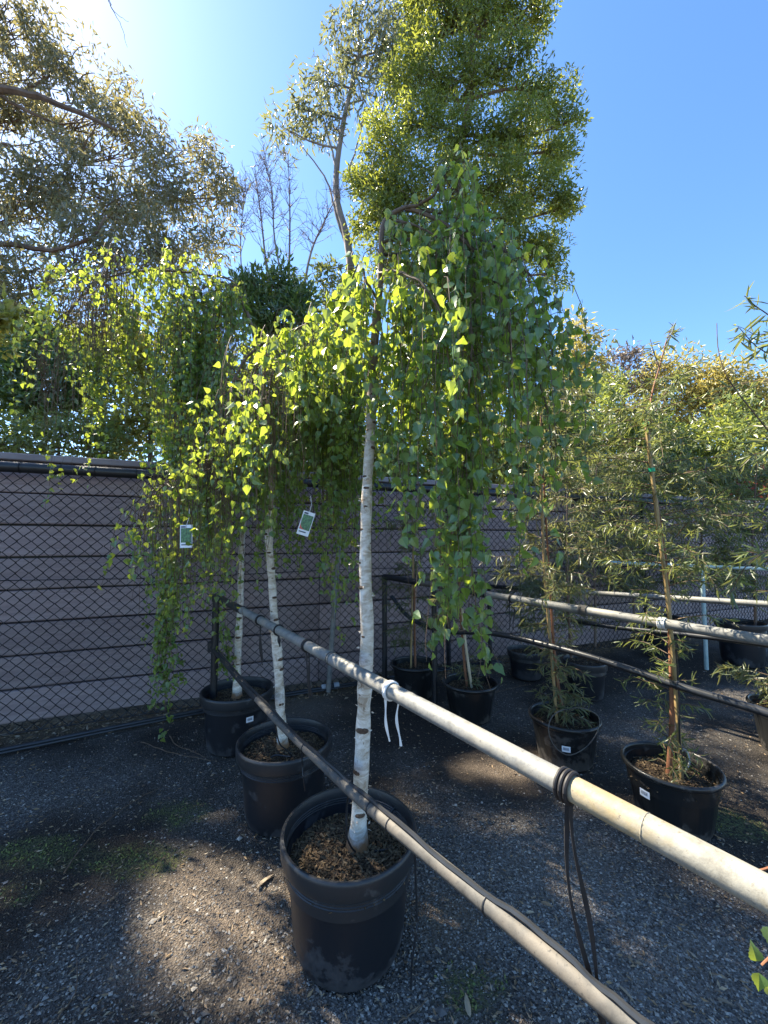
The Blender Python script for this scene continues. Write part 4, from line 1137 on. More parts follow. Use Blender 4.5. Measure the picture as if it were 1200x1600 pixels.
YC, YD, YH = PC_[1], PD_[1], 1.42
sapling('slender grey-green sapling tied to a bamboo cane in the labelled pot', (PC_[0], YC, .2),
        [(883, 1132, YC), (876, 1095, YC + .01), (868, 1040, YC + .01), (862, 960, YC), (856, 860, YC), (850, 760, YC), (846, 680, YC), (843, 600, YC)], [.014, .010, .009, .0075, .006, .005, .004, .002],
        [(18, .02, .22, .08, .17, .5), (16, .22, .42, .08, .20, .3), (54, .44, .97, .16, .40, .35)], (.036, .07), M['grey_leaf'], 120, 41)
stake('bamboo cane with a green tie in the labelled pot', [(871, 1134, YC - .02), (863, 1040, YC - .02), (856, 960, YC - .02), (850, 870, YC - .01), (843, 700, YC)], .0085, 'bamboo', (.60,))
sapling('tall bushy olive-green sapling in the glossy pot at right', (PD_[0], YD, .185),
        [(1046, 1215, YD), (1047, 1180, YD), (1050, 1120, YD), (1048, 1020, YD), (1044, 930, YD), (1036, 850, YD), (1022, 760, YD), (1014, 680, YD), (1018, 620, YD), (1030, 575, YD), (1042, 530, YD), (1052, 505, YD)],
        [.017, .0115, .0105, .0095, .009, .0085, .007, .006, .0045, .0035, .002, .001],
        [(24, .04, .24, .06, .15, .5), (20, .22, .42, .1, .24, .4), (44, .40, .70, .18, .40, .35), (18, .62, .78, .10, .22, .2), (4, .84, .95, .05, .09, .9)], (.03, .056), M['olive_leaf'], 160, 42,
        extra=(([(1040, 545, YD), (1048, 525, YD), (1055, 505, YD)], 1.0), ([(1030, 575, YD), (1020, 545, YD), (1016, 530, YD)], 1.0), ([(1055, 840, YD), (1090, 800, YD - .1), (1140, 760, YD - .2)], 1.0)))
stake('bamboo cane with two green ties beside the red-barked stem at right', [(1066, 1232, YD - .04), (1058, 1110, YD - .03), (1046, 960, YD - .03), (1030, 830, YD - .02), (1014, 700, YD - .02), (1007, 640, YD - .01)], .0085, 'bamboo', (.94, .74))
YA = PA[1]
sapling('thin grey sapling beside the middle rail end post', (PA[0], YA, .2), [(649, 1044, YA), (648, 1000, YA), (647, 920, YA), (645, 840, YA), (643, 780, YA)], [.010, .009, .008, .006, .003],
        [(14, .15, .55, .10, .24, .3), (18, .5, .98, .15, .32, .4)], (.04, .07), M['grey_leaf'], 0, 43)
stake('thin bamboo cane in the pot against the fence', [(642, 1044, YA - .02), (644, 940, YA - .02), (646, 850, YA - .02)], .0075, 'bamboo')
YB = PB_[1]
sapling('sapling half hidden behind the hanging tips of the nearest birch', (PB_[0], YB, .195), [(730, 1072, YB), (726, 1040, YB), (720, 960, YB), (716, 860, YB), (714, 760, YB)], [.011, .01, .009, .007, .004],
        [(8, .02, .3, .06, .16, .4), (26, .45, .98, .14, .34, .4)], (.04, .07), M['grey_leaf'], 0, 44)
stake('pale cane rising from the pot behind the birch tips', [(737, 1074, YB - .02), (728, 1010, YB - .02), (722, 950, YB - .02)], .0095, 'pale_stake')
sapling('cut stem regrowing with grey leaves by the third rail end post', (PE[0], PE[1], .21), [(815, 1006, PE[1]), (814, 985, PE[1]), (813, 930, PE[1]), (812, 870, PE[1])], [.011, .009, .007, .003],
        [(22, .35, .98, .12, .30, .4)], (.045, .08), M['grey_leaf'], 0, 45, 'grey_bark')
sapling('grey-leaved sapling in the blue-black labelled pot', (PF[0], PF[1], .25), [(893, 1028, PF[1]), (890, 990, PF[1]), (888, 940, PF[1]), (886, 850, PF[1]), (886, 760, PF[1])], [.012, .010, .009, .007, .003],
        [(30, .3, .98, .15, .40, .4)], (.05, .085), M['grey_leaf'], 0, 46, 'gum_bark')
sapling('leafy sapling reaching in from the right edge with drooping narrow leaves', (1.62, YH, .2),
        [(1298, 1330, YH), (1290, 1100, YH), (1280, 900, YH), (1270, 700, YH), (1262, 560, YH), (1255, 440, YH)], [.015, .012, .010, .008, .006, .003],
        [(26, .35, .9, .10, .26, .55)], (.04, .075), M['olive_leaf'], 120, 47, step=.017,
        extra=(([(1270, 760, YH), (1190, 660, YH), (1150, 610, YH), (1132, 580, YH), (1122, 545, YH), (1120, 505, YH)], 0),
               ([(1262, 620, YH), (1215, 510, YH), (1180, 478, YH), (1163, 462, YH)], 1.1), ([(1265, 680, YH), (1215, 570, YH), (1180, 540, YH), (1155, 512, YH)], 1.1),
               ([(1280, 860, YH), (1225, 850, YH - .1), (1170, 880, YH - .15), (1140, 930, YH - .15)], 1.1)))
sapling('small leafy sapling in the pot at the right edge', (PG[0], PG[1], .23), [(1205, 1105, PG[1]), (1206, 1075, PG[1]), (1208, 1020, PG[1])], [.010, .008, .004],
        [(14, .1, .95, .12, .30, .3)], (.05, .09), M['grey_leaf'], 0, 48)
for k_, (px, pyb, Y_, lab) in enumerate(((990, 965, 4.6, 'dull grey-green sapling far back between the two staked saplings'), (1100, 960, 4.3, 'bushy sapling behind the pale fourth rail'), (1180, 960, 4.1, 'far sapling with reddish tips at right'), (930, 960, 4.3, 'far sapling just right of the bamboo cane'))):
    sapling(lab, at_z(px, pyb), [(px, 1010, Y_), (px, 930, Y_), (px - 4, 850, Y_), (px, 770, Y_), (px + 3, 715, Y_)], [.014, .012, .01, .007, .003],
            [(44, .25, .98, .3, .62, .4)], (.055, .095), M['olive_leaf'] if k_ % 2 == 0 else M['grey_leaf'], 0, 60 + k_, 'gum_bark', .016)

# looped hoses in pots and tags
def hose(label, pts, r, mat='poly', n=40):
    o = MB().tube(smooth_path(pts, n), r, 7).build('drip_tube', M[mat]); tag(o, label, 'hose'); return o
hose('grey drip tube looped over the front of the labelled pot', [at(870, 1112, YC - .08), at(905, 1106, YC - .12), at(934, 1118, YC - .17), at(934, 1142, YC - .21), at(915, 1168, YC - .215), at(888, 1180, YC - .215), at(866, 1165, YC - .215), at(857, 1140, YC - .205), at(864, 1118, YC - .16), at(884, 1108, YC - .1), at(880, 1120, YC - .03)], .0026, 'galv_dark')
hose('bent grey drip tube beside the red-barked stem', [at(1058, 1190, YD), at(1066, 1172, YD), at(1074, 1176, YD), at(1077, 1192, YD), at(1072, 1203, YD)], .004, 'grey_plastic')
hose('black tube running up the bamboo cane at right', [at(1066, 1195, YD - .05), at(1062, 1150, YD - .05), at(1061, 1095, YD - .05), at(1056, 1000, YD - .05)], .004)
hose('thin black drip tube dropping from the front rail into the foreground pot', [lt(548), at(543, 1250, 1.25), at(541, 1300, 1.27), at(548, 1322, 1.3), at(556, 1332, 1.33)], .003)
hose('black drip tube curled inside the foreground pot', [at(585, 1330, 1.33), at(610, 1326, 1.36), at(632, 1312, 1.42), at(642, 1285, 1.46), at(634, 1262, 1.48), at(618, 1262, 1.47), at(608, 1275, 1.45)], .0035)
hose('black drip tube hanging down beside the foreground pot', [lt(646), at(651, 1420, 1.18), at(650, 1460, 1.18), at(644, 1500, 1.18), at(642, 1545, 1.19)], .003)
hose('thin drip tube looped in the pot with the sunlit rim', [lt(428), at(436, 1160, 1.75), at(448, 1172, 1.8), at(455, 1182, 1.82), at(430, 1180, 1.84), at(420, 1188, 1.84)], .003)
hose('short drip tube hanging over the rim of the pot with the sunlit rim', [lt(470), at(472, 1190, 1.68), at(474, 1215, 1.67), at(477, 1236, 1.67)], .0025)

def plant_tag(label, px, py, Y, w, h, tilt, yaw, red):
    c = at(px, py, Y)
    t = thing('plant_tag', c, label, 'plant tag')
    R = np.array(Matrix.Rotation(yaw, 3, 'Z') @ Matrix.Rotation(tilt, 3, 'Y'))
    ax, ay, az = R @ [1, 0, 0], R @ [0, 1, 0], R @ [0, 0, 1]
    B = lambda x0, x1, z0, z1, off, th: MB().box(c + ax * (x0 + x1) / 2 + az * (z0 + z1) / 2 - ay * off, ax * (x1 - x0) / 2, ay * th, az * (z1 - z0) / 2)
    B(-w / 2, w / 2, -h / 2, h / 2, 0, .0006).build('card', M['sticker'], t, False)
    B(-w * .42, w * .44, -h * .27, h * .36, .0014, .0004).build('picture', M['tag_green'], t, False)
    B(-w * .40, -w * .05, h * .38, h * .45, .0014, .0004).build('heading_print', M['ink'], t, False)
    B(-w * .38, w * .22, -h * .39, -h * .34, .0014, .0004).build('name_print', M['ink'], t, False)
    if red:
        V = [c - ay * .0022 + ax * x + az * z for x, z in ((-w * .42, -h * .02), (-w * .36, -h * .13), (-w * .2, -h * .22), (w * .0, -h * .27), (-w * .2, -h * .27), (-w * .42, -h * .24))]
        MB().add(V, [(0, 1, 5), (1, 2, 4), (1, 4, 5), (2, 3, 4)]).build('red_corner', M['tag_red'], t, False)
    top = c + az * h * .47
    MB().tube([top, top + np.array([.006, .01, .035]), top + np.array([.0, .02, .07])], .0012, 4).build('loop', M['white_tie'], t)
plant_tag('white-edged plant tag with a red corner hanging beside the second birch trunk', 478, 818, 1.60, .048, .098, .30, .15, True)
plant_tag('upright plant tag with a green picture hanging at the left of the bright birch', 291, 838, 1.60, .052, .092, -.03, -.1, False)
# ------------------------------------------------------------------ trees and shrubs beyond the wall
def tree(name, label, cat, lobes, trunk_spec, trunk_r, bark, mat, tmpl, leaf, per_lobe, per_clump, droop=.3, clump=.22, group=None, limbs=(), seed=0, shell=.55, limb_r=.22, flat=1.0, sun_gaps=()):
    """lobes: (px, py, radius in px, distance); limbs: extra branches drawn as (points, radius)"""
    rs = random.Random(seed); r_ = np.random.default_rng(seed + 100)
    if cat == 'shrub': per_clump = int(per_clump * 1.5); leaf = (leaf[0] * 1.1, leaf[1] * 1.1)
    tr = path3(trunk_spec, 24)
    b0 = tr[0].copy(); 
    t = thing(name, (b0[0], b0[1], 0), label, cat, group)
    g0 = np.array([b0[0], b0[1], -.02])
    full = np.vstack([g0, tr]) if b0[2] > .1 else tr
    MB().tube(full, np.linspace(trunk_r, trunk_r * .35, len(full)), 9).build('trunk', M[bark], t)
    br = MB()
    for spec, r0 in limbs:
        P = path3(spec, 22); P += np.cumsum(r_.normal(size=P.shape) * .008, axis=0)
        MB().tube(P, np.linspace(r0, r0 * .25, 22), 7).build('branch', M[bark], t)
    LP, LD, LS = [], [], []
    for (px, py, rp, Y) in lobes:
        c = at(px, py, Y); R = rp / F * Y
        k_ = int(np.argmin(np.linalg.norm(tr - c, axis=1) + np.maximum(0, tr[:, 2] - c[2] + .3 * R) * 2))
        p0 = tr[k_]
        mid = (p0 + c) / 2 + np.array([0, 0, -.08]) * np.linalg.norm(c - p0) + r_.normal(size=3) * .06
        lp = smooth_path([p0, mid, c + r_.normal(size=3) * .1 * R], 9)
        if np.linalg.norm(c - p0) > .15:
            br.tube(lp + np.cumsum(r_.normal(size=lp.shape), axis=0) * .02 * R * np.sin(np.linspace(0, math.pi, 9))[:, None], np.linspace(trunk_r * limb_r, trunk_r * limb_r * .4, 9), 5, False)
        n_ = max(4, int(per_lobe * (rp / 60.0) ** 1.6))
        for q in range(n_):
            v = unit(r_.normal(size=3)); rad = (shell + (1 - shell) * rs.random()) if rs.random() < .75 else rs.random() * shell
            cc = c + v * rad * R * np.array([1, 1, flat])
            q0 = lp[rs.randint(3, 8)] if np.linalg.norm(c - p0) < 3.2 * R else lp[rs.randint(6, 8)]
            br.tube(smooth_path([q0, (q0 + cc) / 2 + r_.normal(size=3) * .10 * R, cc], 6), np.linspace(min(.012, max(.004, trunk_r * .08)), .0025, 6), 3, False)
            m_ = int(per_clump * (0.6 + .8 * rs.random()))
            pc = cc + unit(r_.normal(size=(m_, 3))) * (r_.random((m_, 1)) ** .45) * 1.75 * clump * np.array([1, 1, .8]) * (0.7 + .5 * rs.random())
            d = (pc - cc) * 1.2 / clump * .35 + r_.normal(size=(m_, 3)) * .6 + np.array([0, 0, -droop])
            LP.append(pc); LD.append(d); LS.append(leaf[0] + (leaf[1] - leaf[0]) * r_.random(m_))
    br.build('branches', M[bark], t, True, 'stuff')
    P = np.vstack(LP); ok = (wall_dist(P[:, 0], P[:, 1]) < -.12) | (P[:, 2] > WT + .12)
    for g, gr in sun_gaps:                        # openings cut through the crown so sun reaches chosen spots
        w = P - np.asarray(g); s_ = np.array(SUN_DIR)
        ok &= np.linalg.norm(w - (w @ s_)[:, None] * s_[None], axis=1) > gr * (.8 + .4 * r_.random(len(P)))
    P = P[ok]; D = np.vstack(LD)[ok]; S = np.concatenate(LS)[ok]
    leaf_cloud('crown', P, D, S, tmpl, mat, t)
    return t

GT = 'trees beyond the wall'
def above(px, py, Y, dist, R):  # added unseen lobe that shades part of the nearest birch crown
    q = at(px, py, Y) + np.array(SUN_DIR) * dist
    x, y, d = project(q)
    return (float(x), float(y), R * F / q[1], float(q[1]))
def over(px, py, z, dist, R):
    """a crown lobe added out of view to shade a spot of the yard"""
    q = at_z(px, py, z) + np.array(SUN_DIR) * dist
    x, y, d = project(q)
    return (float(x), float(y), R * F / q[1], float(q[1]))
# big gum at left, its trunk outside the picture
tree('gum_tree', 'large shady gum tree filling the upper left with reddish branches', 'tree',
     [(20, 60, 75, 6.2), (95, 110, 70, 6.0), (40, 190, 80, 6.5), (150, 190, 70, 6.2), (205, 235, 60, 6.2), (110, 290, 75, 6.0), (40, 320, 80, 5.6), (190, 330, 75, 5.8), (265, 300, 65, 6.2),
      (320, 245, 50, 6.6), (335, 310, 48, 6.5), (250, 390, 62, 5.7), (150, 400, 70, 5.4), (40, 430, 75, 5.4), (310, 385, 45, 6.2), (-60, 150, 80, 6.2), (-90, 330, 95, 6.0), (-180, 100, 90, 6.2), (-220, 250, 100, 6.2),
      over(90, 1330, 0, 12, .55), over(60, 1540, 0, 12, .45), over(230, 1580, 0, 12, .3), over(940, 1440, 0, 12, .25), over(1100, 1560, 0, 12, .3), over(1020, 1130, 0, 13, .5), over(620, 1150, 0, 12.5, .3), over(480, 1580, 0, 12, .2), above(770, 430, 1.36, 11, .34), above(700, 330, 1.36, 11, .22), above(830, 520, 1.4, 11, .26), (60, 520, 60, 5.6), (180, 500, 60, 5.6)],  # over/above lobes are extra crown, put in to cast shade
     [(-190, 900, 6.0), (-185, 600, 6.0), (-170, 400, 6.0), (-150, 250, 6.0), (-130, 100, 6.1)], .22, 'gum_bark', M['gum_leaf'], GUM, (.075, .135), 15, 82, .75, .18, GT,
     limbs=(([(-170, 330, 6.0), (-60, 180, 5.1), (0, 146, 5.1), (60, 160, 5.1), (130, 188, 5.1), (182, 212, 5.1)], .075), ([(0, 148, 6.0), (45, 175, 6.0), (100, 200, 6.1), (150, 200, 6.1)], .03),
            ([(-170, 430, 6.0), (-80, 390, 5.1), (0, 376, 5.1), (60, 383, 5.1), (110, 381, 5.1), (150, 362, 5.1), (172, 335, 5.1)], .05), ([(40, 145, 6), (80, 115, 6), (92, 85, 6.0)], .03), ([(60, 383, 5.6), (95, 400, 5.5), (150, 412, 5.5), (250, 402, 5.6)], .02),
            ([(100, 140, 6), (110, 160, 6), (120, 118, 6.1), (140, 110, 6.1)], .02), ([(-100, 280, 5.8), (0, 225, 5.8), (30, 240, 5.8), (60, 262, 5.8)], .03), ([(110, -60, 5), (160, -15, 5), (172, 5, 5), (190, 40, 5), (198, 62, 5)], .008), ([(165, -10, 5), (178, 8, 5), (205, 28, 5)], .006)), seed=1, limb_r=.07,
     sun_gaps=[(at_z(350, 1430), .24), (at(520, 1330, 1.3), .16), (at_z(780, 1190), .2), (at_z(690, 1430), .12), (at_z(850, 1190), .14), (at(330, 700, 1.8), .3), (at(430, 600, 1.7), .3), (at(566, 1150, 1.32), .1), (at(570, 960, 1.32), .1), (at_z(300, 1380), .14), (at_z(420, 1500), .16), (at_z(800, 1300), .10), (at_z(900, 1400), .12), (at_z(1000, 1480), .10)])
tree('gum_tree', 'silvery slender gum standing behind the bare stems in the middle', 'tree',
     [(445, 205, 28, 8), (470, 170, 32, 8), (505, 130, 38, 8), (530, 80, 34, 8), (560, 45, 34, 8), (590, 90, 40, 8), (600, 20, 36, 8), (520, 190, 30, 8), (570, 150, 38, 8), (640, 40, 40, 8.2), (620, 110, 36, 8.2)],
     [(560, 800, 8), (556, 560, 8), (545, 390, 8), (525, 300, 8), (535, 200, 8), (560, 90, 8)], .11, 'grey_bark', M['pale_gum_leaf'], GUM, (.12, .20), 20, 44, .8, .22, GT,
     limbs=(([(545, 392, 8), (522, 330, 8), (505, 270, 8), (470, 215, 8)], .035), ([(530, 310, 8), (520, 230, 8), (500, 160, 8)], .03), ([(545, 390, 8), (585, 260, 8), (600, 180, 8), (608, 120, 8)], .03), ([(540, 280, 8), (560, 220, 8), (575, 160, 8)], .025)), seed=2)
tree('wattle_tree', 'tall dense golden-green tree rising behind the nearest birch', 'tree',
     [(700, 40, 72, 7), (640, 105, 50, 7), (770, 30, 64, 7), (820, 25, 44, 7.1), (690, 130, 66, 6.9), (780, 110, 60, 7), (845, 150, 48, 7.1), (880, 190, 30, 7.1), (650, 190, 40, 6.9), (720, 215, 60, 6.9), (800, 210, 62, 7), (868, 235, 38, 7.1),
      (600, 235, 46, 6.8), (575, 285, 38, 6.8), (620, 300, 46, 6.8), (585, 335, 40, 6.8), (690, 290, 52, 6.9), (770, 290, 60, 7), (845, 300, 48, 7.1), (880, 325, 28, 7.1), (640, 360, 46, 6.8), (720, 360, 56, 6.9), (800, 365, 52, 7), (855, 385, 36, 7.1), (868, 425, 22, 7.1),
      (700, -50, 70, 7), (780, -60, 66, 7), (640, -20, 40, 7), (760, 430, 50, 7), (680, 430, 50, 7), (600, 400, 40, 6.8)],
     [(745, 800, 7), (742, 560, 7), (735, 420, 7), (722, 320, 7), (716, 250, 7), (735, 150, 7), (740, 20, 7)], .15, 'gum_bark', M['wattle_leaf'], BLADE, (.065, .115), 27, 120, .1, .16, GT, seed=3, flat=.9)
# bare stems
def bare_tree():
    t = thing('bare_tree', at(470, 700, 7.2) * [1, 1, 0], 'leafless thin-stemmed tree against the sky between the two gums', 'tree', GT)
    rs = random.Random(5); m_ = MB(); stems = []
    for spec, r0 in (([(455, 760, 7.2), (452, 600, 7.2), (452, 420, 7.2), (453, 330, 7.2), (450, 240, 7.2)], .035), ([(452, 600, 7.2), (420, 440, 7.2), (408, 340, 7.2), (398, 260, 7.2)], .03), ([(455, 620, 7.2), (480, 420, 7.2), (505, 350, 7.2), (530, 300, 7.2)], .03), ([(455, 500, 7.2), (430, 380, 7.1), (425, 300, 7.1), (412, 250, 7.1)], .02), ([(380, 470, 7.2), (376, 380, 7.2), (382, 300, 7.2)], .015)):
        P = path3(spec, 18); stems.append(P)
        MB().tube(P, np.linspace(r0, .006, 18), 6).build('stem', M['mauve_bark'], t)
        for k_ in range(46):
            i_ = rs.randint(7, 17); L = rs.uniform(.25, .75) * (1.2 - i_ / 24)
            d = unit(np.array([rs.uniform(-1, 1), rs.uniform(-1, 1), rs.uniform(.5, 1.2)]))
            Q = np.array([P[i_] + d * L * u_ + np.array([0, 0, .15 * L * u_ * u_]) + np.array([rs.gauss(0, .01), 0, 0]) for u_ in np.linspace(0, 1, 6)])
            m_.tube(Q, np.linspace(.007, .0025, 6), 3, False)
            for j_ in range(4):
                q = Q[rs.randint(2, 5)]; d2 = unit(d + np.array([rs.gauss(0, .8), rs.gauss(0, .8), rs.gauss(0, .4)]))
                m_.tube([q, q + d2 * rs.uniform(.08, .22)], [.004, .002], 3, False)
    m_.build('twigs', M['mauve_bark'], t, True, 'stuff')
M['mauve_bark'] = simple('mauve_bark', [(.3, (.16, .13, .14)), (.7, (.26, .22, .23))], 12, 0.8, 0, .3)
bare_tree()

GS = 'shrubs beyond the wall'
tree('dark_shrub', 'dark glossy shrub with upright leaf rosettes left of the nearest birch', 'shrub',
     [(430, 440, 36, 5.6), (400, 470, 34, 5.6), (460, 480, 38, 5.6), (420, 510, 42, 5.6), (480, 530, 36, 5.6), (380, 440, 22, 5.6), (440, 560, 40, 5.6)], [(430, 800, 5.6), (430, 640, 5.6), (432, 480, 5.6)], .06, 'gum_bark', M['dark_leaf'], BLADE, (.07, .12), 32, 46, -.3, .12, GS, seed=11)
tree('brown_shrub', 'olive shrub behind the dark rosette shrub', 'shrub', [(520, 480, 36, 6.2), (540, 530, 40, 6.2), (500, 440, 26, 6.2), (560, 480, 30, 6.2), (520, 580, 46, 6.2)], [(520, 800, 6.2), (520, 620, 6.2), (520, 500, 6.2)], .06, 'gum_bark', M['olive_leaf'], BLADE, (.07, .12), 26, 40, .2, .15, GS, seed=12)
tree('dark_shrub', 'deep green shrub over the wall at far left', 'shrub', [(20, 600, 44, 5.0), (70, 620, 46, 5.0), (110, 600, 40, 5.0), (60, 570, 36, 5.0), (-40, 600, 50, 5), (30, 540, 46, 5.4), (100, 545, 46, 5.4), (150, 620, 46, 5.4), (160, 560, 44, 5.6)], [(28, 780, 5), (25, 720, 5), (24, 640, 5.0)], .05, 'grey_bark', M['dark_leaf'], BROAD, (.06, .10), 26, 44, .2, .16, GS, seed=13)
tree('yellow_shrub', 'sunlit yellow shrub glowing between two birches', 'shrub', [(235, 600, 42, 5.4), (215, 650, 44, 5.2), (260, 660, 44, 5.2), (240, 560, 34, 5.4), (180, 680, 40, 5.2), (300, 620, 44, 5.4), (280, 540, 40, 5.6), (330, 560, 40, 5.6), (200, 540, 40, 5.6), (330, 660, 40, 5.4)], [(235, 800, 5.3), (235, 720, 5.3), (236, 620, 5.3)], .05, 'gum_bark', M['yellow_leaf'], BROAD, (.05, .09), 30, 44, .2, .15, GS, seed=14)
tree('olive_shrub', 'mixed olive shrub low behind the wall at left', 'shrub', [(30, 690, 40, 4.6), (110, 680, 44, 4.7), (170, 700, 40, 4.8), (-40, 680, 50, 4.5), (60, 660, 34, 5.6), (300, 700, 50, 5.2), (360, 690, 50, 5.4)], [(90, 800, 4.7), (90, 760, 4.7), (92, 700, 4.7)], .04, 'gum_bark', M['mid_leaf'], BROAD, (.05, .09), 22, 40, .2, .17, GS, seed=15)
tree('citrus_shrub', 'bright yellow-green leafy sprig at the left edge above the wall', 'shrub', [(-25, 480, 34, 3.6), (-10, 520, 28, 3.6), (0, 495, 20, 3.6)], [(-60, 800, 3.7), (-50, 640, 3.7), (-25, 500, 3.6)], .03, 'gum_bark', M['yellow_leaf'], BROAD, (.07, .11), 12, 20, .0, .09, GS, seed=16)
for k_, (px, py, R, Y, mt, lab) in enumerate((
        (430, 660, 62, 5.8, 'mid_leaf', 'green shrub behind the wall in the middle of the birches'), (540, 670, 64, 6.0, 'yellow_leaf', 'yellowish shrub behind the nearest white trunk'), (650, 650, 66, 6.2, 'mid_leaf', 'green shrub behind the wall right of the nearest trunk'),
        (740, 640, 66, 6.4, 'yellow_leaf', 'yellow-green shrub under the tall golden tree'), (830, 650, 64, 6.6, 'olive_leaf', 'olive shrub at the right side of the nearest birch'))):
    tree('hedge_shrub', lab, 'shrub', [(px, py, R, Y), (px - 40, py + 50, R * .8, Y), (px + 40, py + 45, R * .8, Y), (px + 5, py - 60, R * .7, Y + .2), (px - 30, py - 100, R * .5, Y + .3), (px - 20, 735, 46, Y - .3), (px + 30, 742, 46, Y - .3)], [(px, 800, Y), (px, 740, Y), (px, py, Y)], .06, 'gum_bark', M[mt], BROAD, (.06, .11), 22, 44, .2, .2, GS, seed=20 + k_)
# right-hand background
tree('golden_tree', 'pale golden tree left of the sky gap on the right', 'tree', [(905, 555, 40, 11), (890, 590, 46, 11), (925, 600, 40, 11), (905, 520, 26, 11), (880, 640, 50, 11), (930, 650, 50, 11)], [(905, 800, 11), (905, 680, 11), (905, 560, 11)], .14, 'gum_bark', M['gold_leaf'], BLADE, (.12, .2), 30, 50, .3, .26, GT, seed=31)
tree('mauve_tree', 'small mauve-grey tree crown between two golden trees', 'tree', [(975, 565, 28, 12), (960, 600, 34, 12), (995, 600, 30, 12)], [(975, 800, 12), (975, 700, 12), (975, 600, 12)], .1, 'gum_bark', M['mauve_leaf'], BLADE, (.12, .2), 34, 40, .3, .24, GT, seed=32)
tree('golden_tree', 'broad golden tree behind the top of the tall right sapling', 'tree', [(1040, 590, 44, 12), (1020, 640, 50, 12), (1070, 630, 46, 12), (1050, 570, 30, 12), (1030, 690, 50, 12)], [(1040, 800, 12), (1040, 700, 12), (1040, 600, 12)], .14, 'gum_bark', M['gold_leaf'], BLADE, (.12, .2), 32, 50, .3, .26, GT, seed=33)
tree('golden_tree', 'rounded golden tree nearest the right edge', 'tree', [(1130, 590, 44, 11), (1105, 610, 40, 11), (1165, 610, 40, 11), (1140, 640, 50, 11), (1180, 660, 44, 11), (1100, 670, 50, 11), (1220, 640, 50, 11)], [(1135, 800, 11), (1135, 700, 11), (1135, 600, 11)], .14, 'gum_bark', M['gold_leaf'], BLADE, (.12, .2), 32, 50, .3, .26, GT, seed=34)
for k_, (px, py, R, Y, mt, lab, nm) in enumerate((
        (880, 700, 60, 8.0, 'dark_leaf', 'dark shrub under the pale golden tree', 'dark_shrub'), (950, 660, 56, 8.4, 'mid_leaf', 'mid-green shrub left of the tall right sapling', 'green_shrub'), (1010, 720, 60, 8.0, 'dark_leaf', 'dark shrub behind the stem of the tall right sapling', 'dark_shrub'),
        (1090, 730, 60, 7.8, 'mid_leaf', 'light green shrub right of the tall right sapling', 'green_shrub'), (1170, 700, 60, 7.6, 'mid_leaf', 'green shrub behind the right edge sapling', 'green_shrub'), (1200, 790, 34, 7.0, 'red_leaf', 'red-leaved shrub glimpsed at the right edge', 'red_shrub'), (1060, 800, 44, 7.2, 'yellow_leaf', 'yellow-green low shrub behind the right saplings', 'yellow_shrub'), (940, 790, 44, 7.4, 'mid_leaf', 'low green shrub over the fence behind the bamboo cane', 'green_shrub'))):
    tree(nm, lab, 'shrub', [(px, py, R, Y), (px - 36, py + 36, R * .8, Y), (px + 36, py + 36, R * .8, Y), (px, py - 50, R * .6, Y + .2)] if nm != 'red_shrub' else [(px, py, R, Y), (px - 30, py + 20, R, Y)], [(px, 860, Y), (px, 800, Y), (px, py, Y)], .06, 'gum_bark', M[mt], BLADE, (.09, .15), 22, 42, .2, .24, GS, seed=40 + k_)

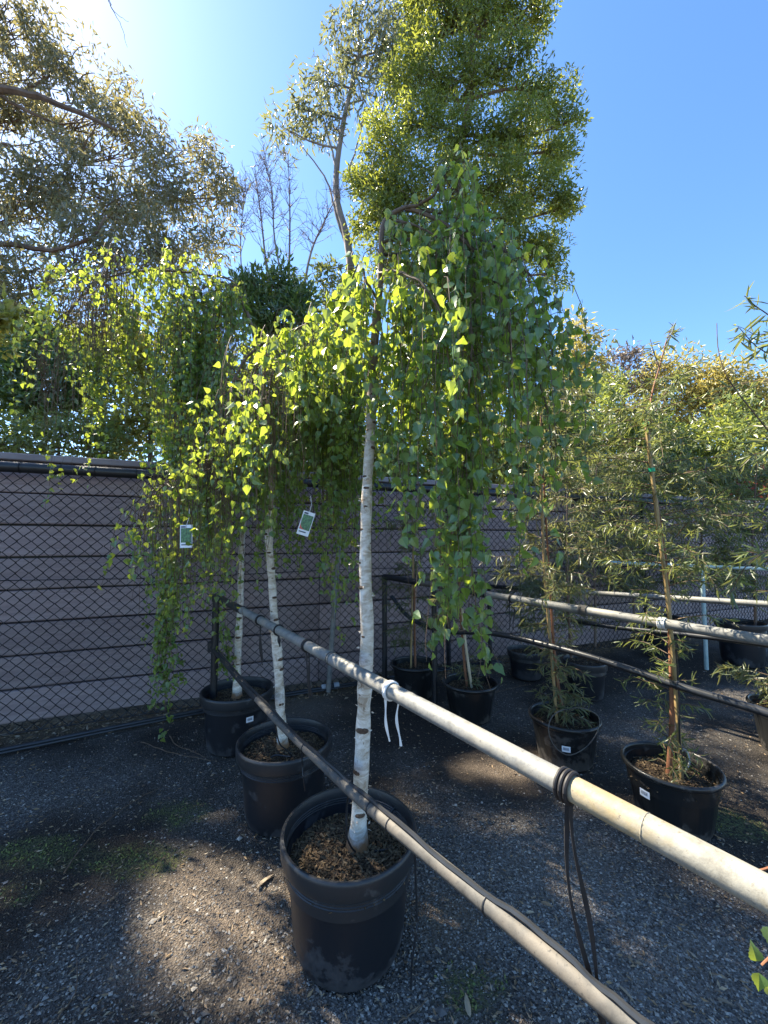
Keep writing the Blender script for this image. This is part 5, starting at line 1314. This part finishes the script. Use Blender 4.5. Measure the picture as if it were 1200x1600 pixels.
# ------------------------------------------------------------------ fallen leaves and twigs one can pick out
FALLEN = leaf_template([(.10, .12), (.15, .35), (.14, .6), (.08, .82)], [.12, .35, .6, .82], 0.35, 0.22, 0.08)
spots = [(402, 1388, .075, 60, 'long dry gum leaf lying between the two nearest pots'), (398, 1412, .035, 50, 'small pale leaf below the long dry leaf'), (680, 1478, .035, -60, 'curved pale leaf right of the foreground pot'), (150, 1292, .03, 10, 'reddish fallen leaf on the mossy ground at left'),
         (345, 1233, .03, 30, 'orange fallen leaf left of the pot with the sunlit rim'), (845, 1410, .04, -20, 'reddish fallen leaf on the gravel path'), (822, 1428, .03, 10, 'brown leaf lying on the gravel path near the lower pipe'), (1120, 1562, .04, -15, 'small pale leaf stalk in the lower right gravel'),
         (735, 1592, .05, 95, 'orange-brown leaf at the bottom edge'), (965, 1540, .05, -45, 'thin brown leaf at the foot of the long black tie'), (190, 1130, .04, 20, 'curled tan leaf beside the irrigation pipe'), (1190, 1095, .06, 5, 'pale scrap of leaf behind the right pot'), (340, 1428, .035, 70, 'straw-coloured leaf on the sunlit gravel'), (245, 1435, .03, 60, 'yellow leaf chip at the edge of the sunlit gravel'),
         (815, 1195, .035, 200, 'yellow-green fallen leaf beside the front rail'), (1065, 1185, .04, 170, 'greenish fallen leaf near the mulch pot')]
for k_, (px, py, s, ang, lab) in enumerate(spots):
    p = at_z(px, py); p[2] = float(ground_z(p[0], p[1])) + .006
    a = math.radians(ang)
    me = raw_mesh('fallen_leaf', FALLEN[0] * [s, s, s * .8], FALLEN[1]); o = link('fallen_leaf', me, M['litter'])
    o.location = Vector(p + [0, 0, .004]); o.rotation_euler = (rng.normal() * .25 + .1, rng.normal() * .2, a - math.pi / 2)
    tag(o, lab, 'leaf', 'fallen leaves')
def fallen_twig(label, pts, r):
    P = smooth_path([at_z(px, py) for px, py in pts], 14); P[:, 2] = ground_z(P[:, 0], P[:, 1]) + .006 + .006 * np.abs(np.sin(np.arange(14)))
    o = MB().tube(P, np.linspace(r, r * .5, 14), 5).build('fallen_twig', M['twig']); tag(o, label, 'twig', 'twigs on the ground')
fallen_twig('long bent twig crossing the mossy ground at left', [(100, 1365), (150, 1300), (200, 1260), (250, 1232)], .003)
fallen_twig('forked twig left of the dark pot by the end post', [(220, 1160), (250, 1172), (280, 1180), (330, 1190)], .003)
fallen_twig('curved twig in front of the dark pot by the end post', [(265, 1150), (275, 1165), (300, 1175), (322, 1186)], .0035)
fallen_twig('thin twig in the lower left corner', [(90, 1590), (118, 1550), (120, 1500)], .002)
fallen_twig('pale straight twig at the lower right of the foreground pot', [(620, 1600), (650, 1580), (668, 1562)], .002)
fallen_twig('pale twig behind the pot behind the birch tips', [(775, 1082), (800, 1076), (825, 1070)], .002)
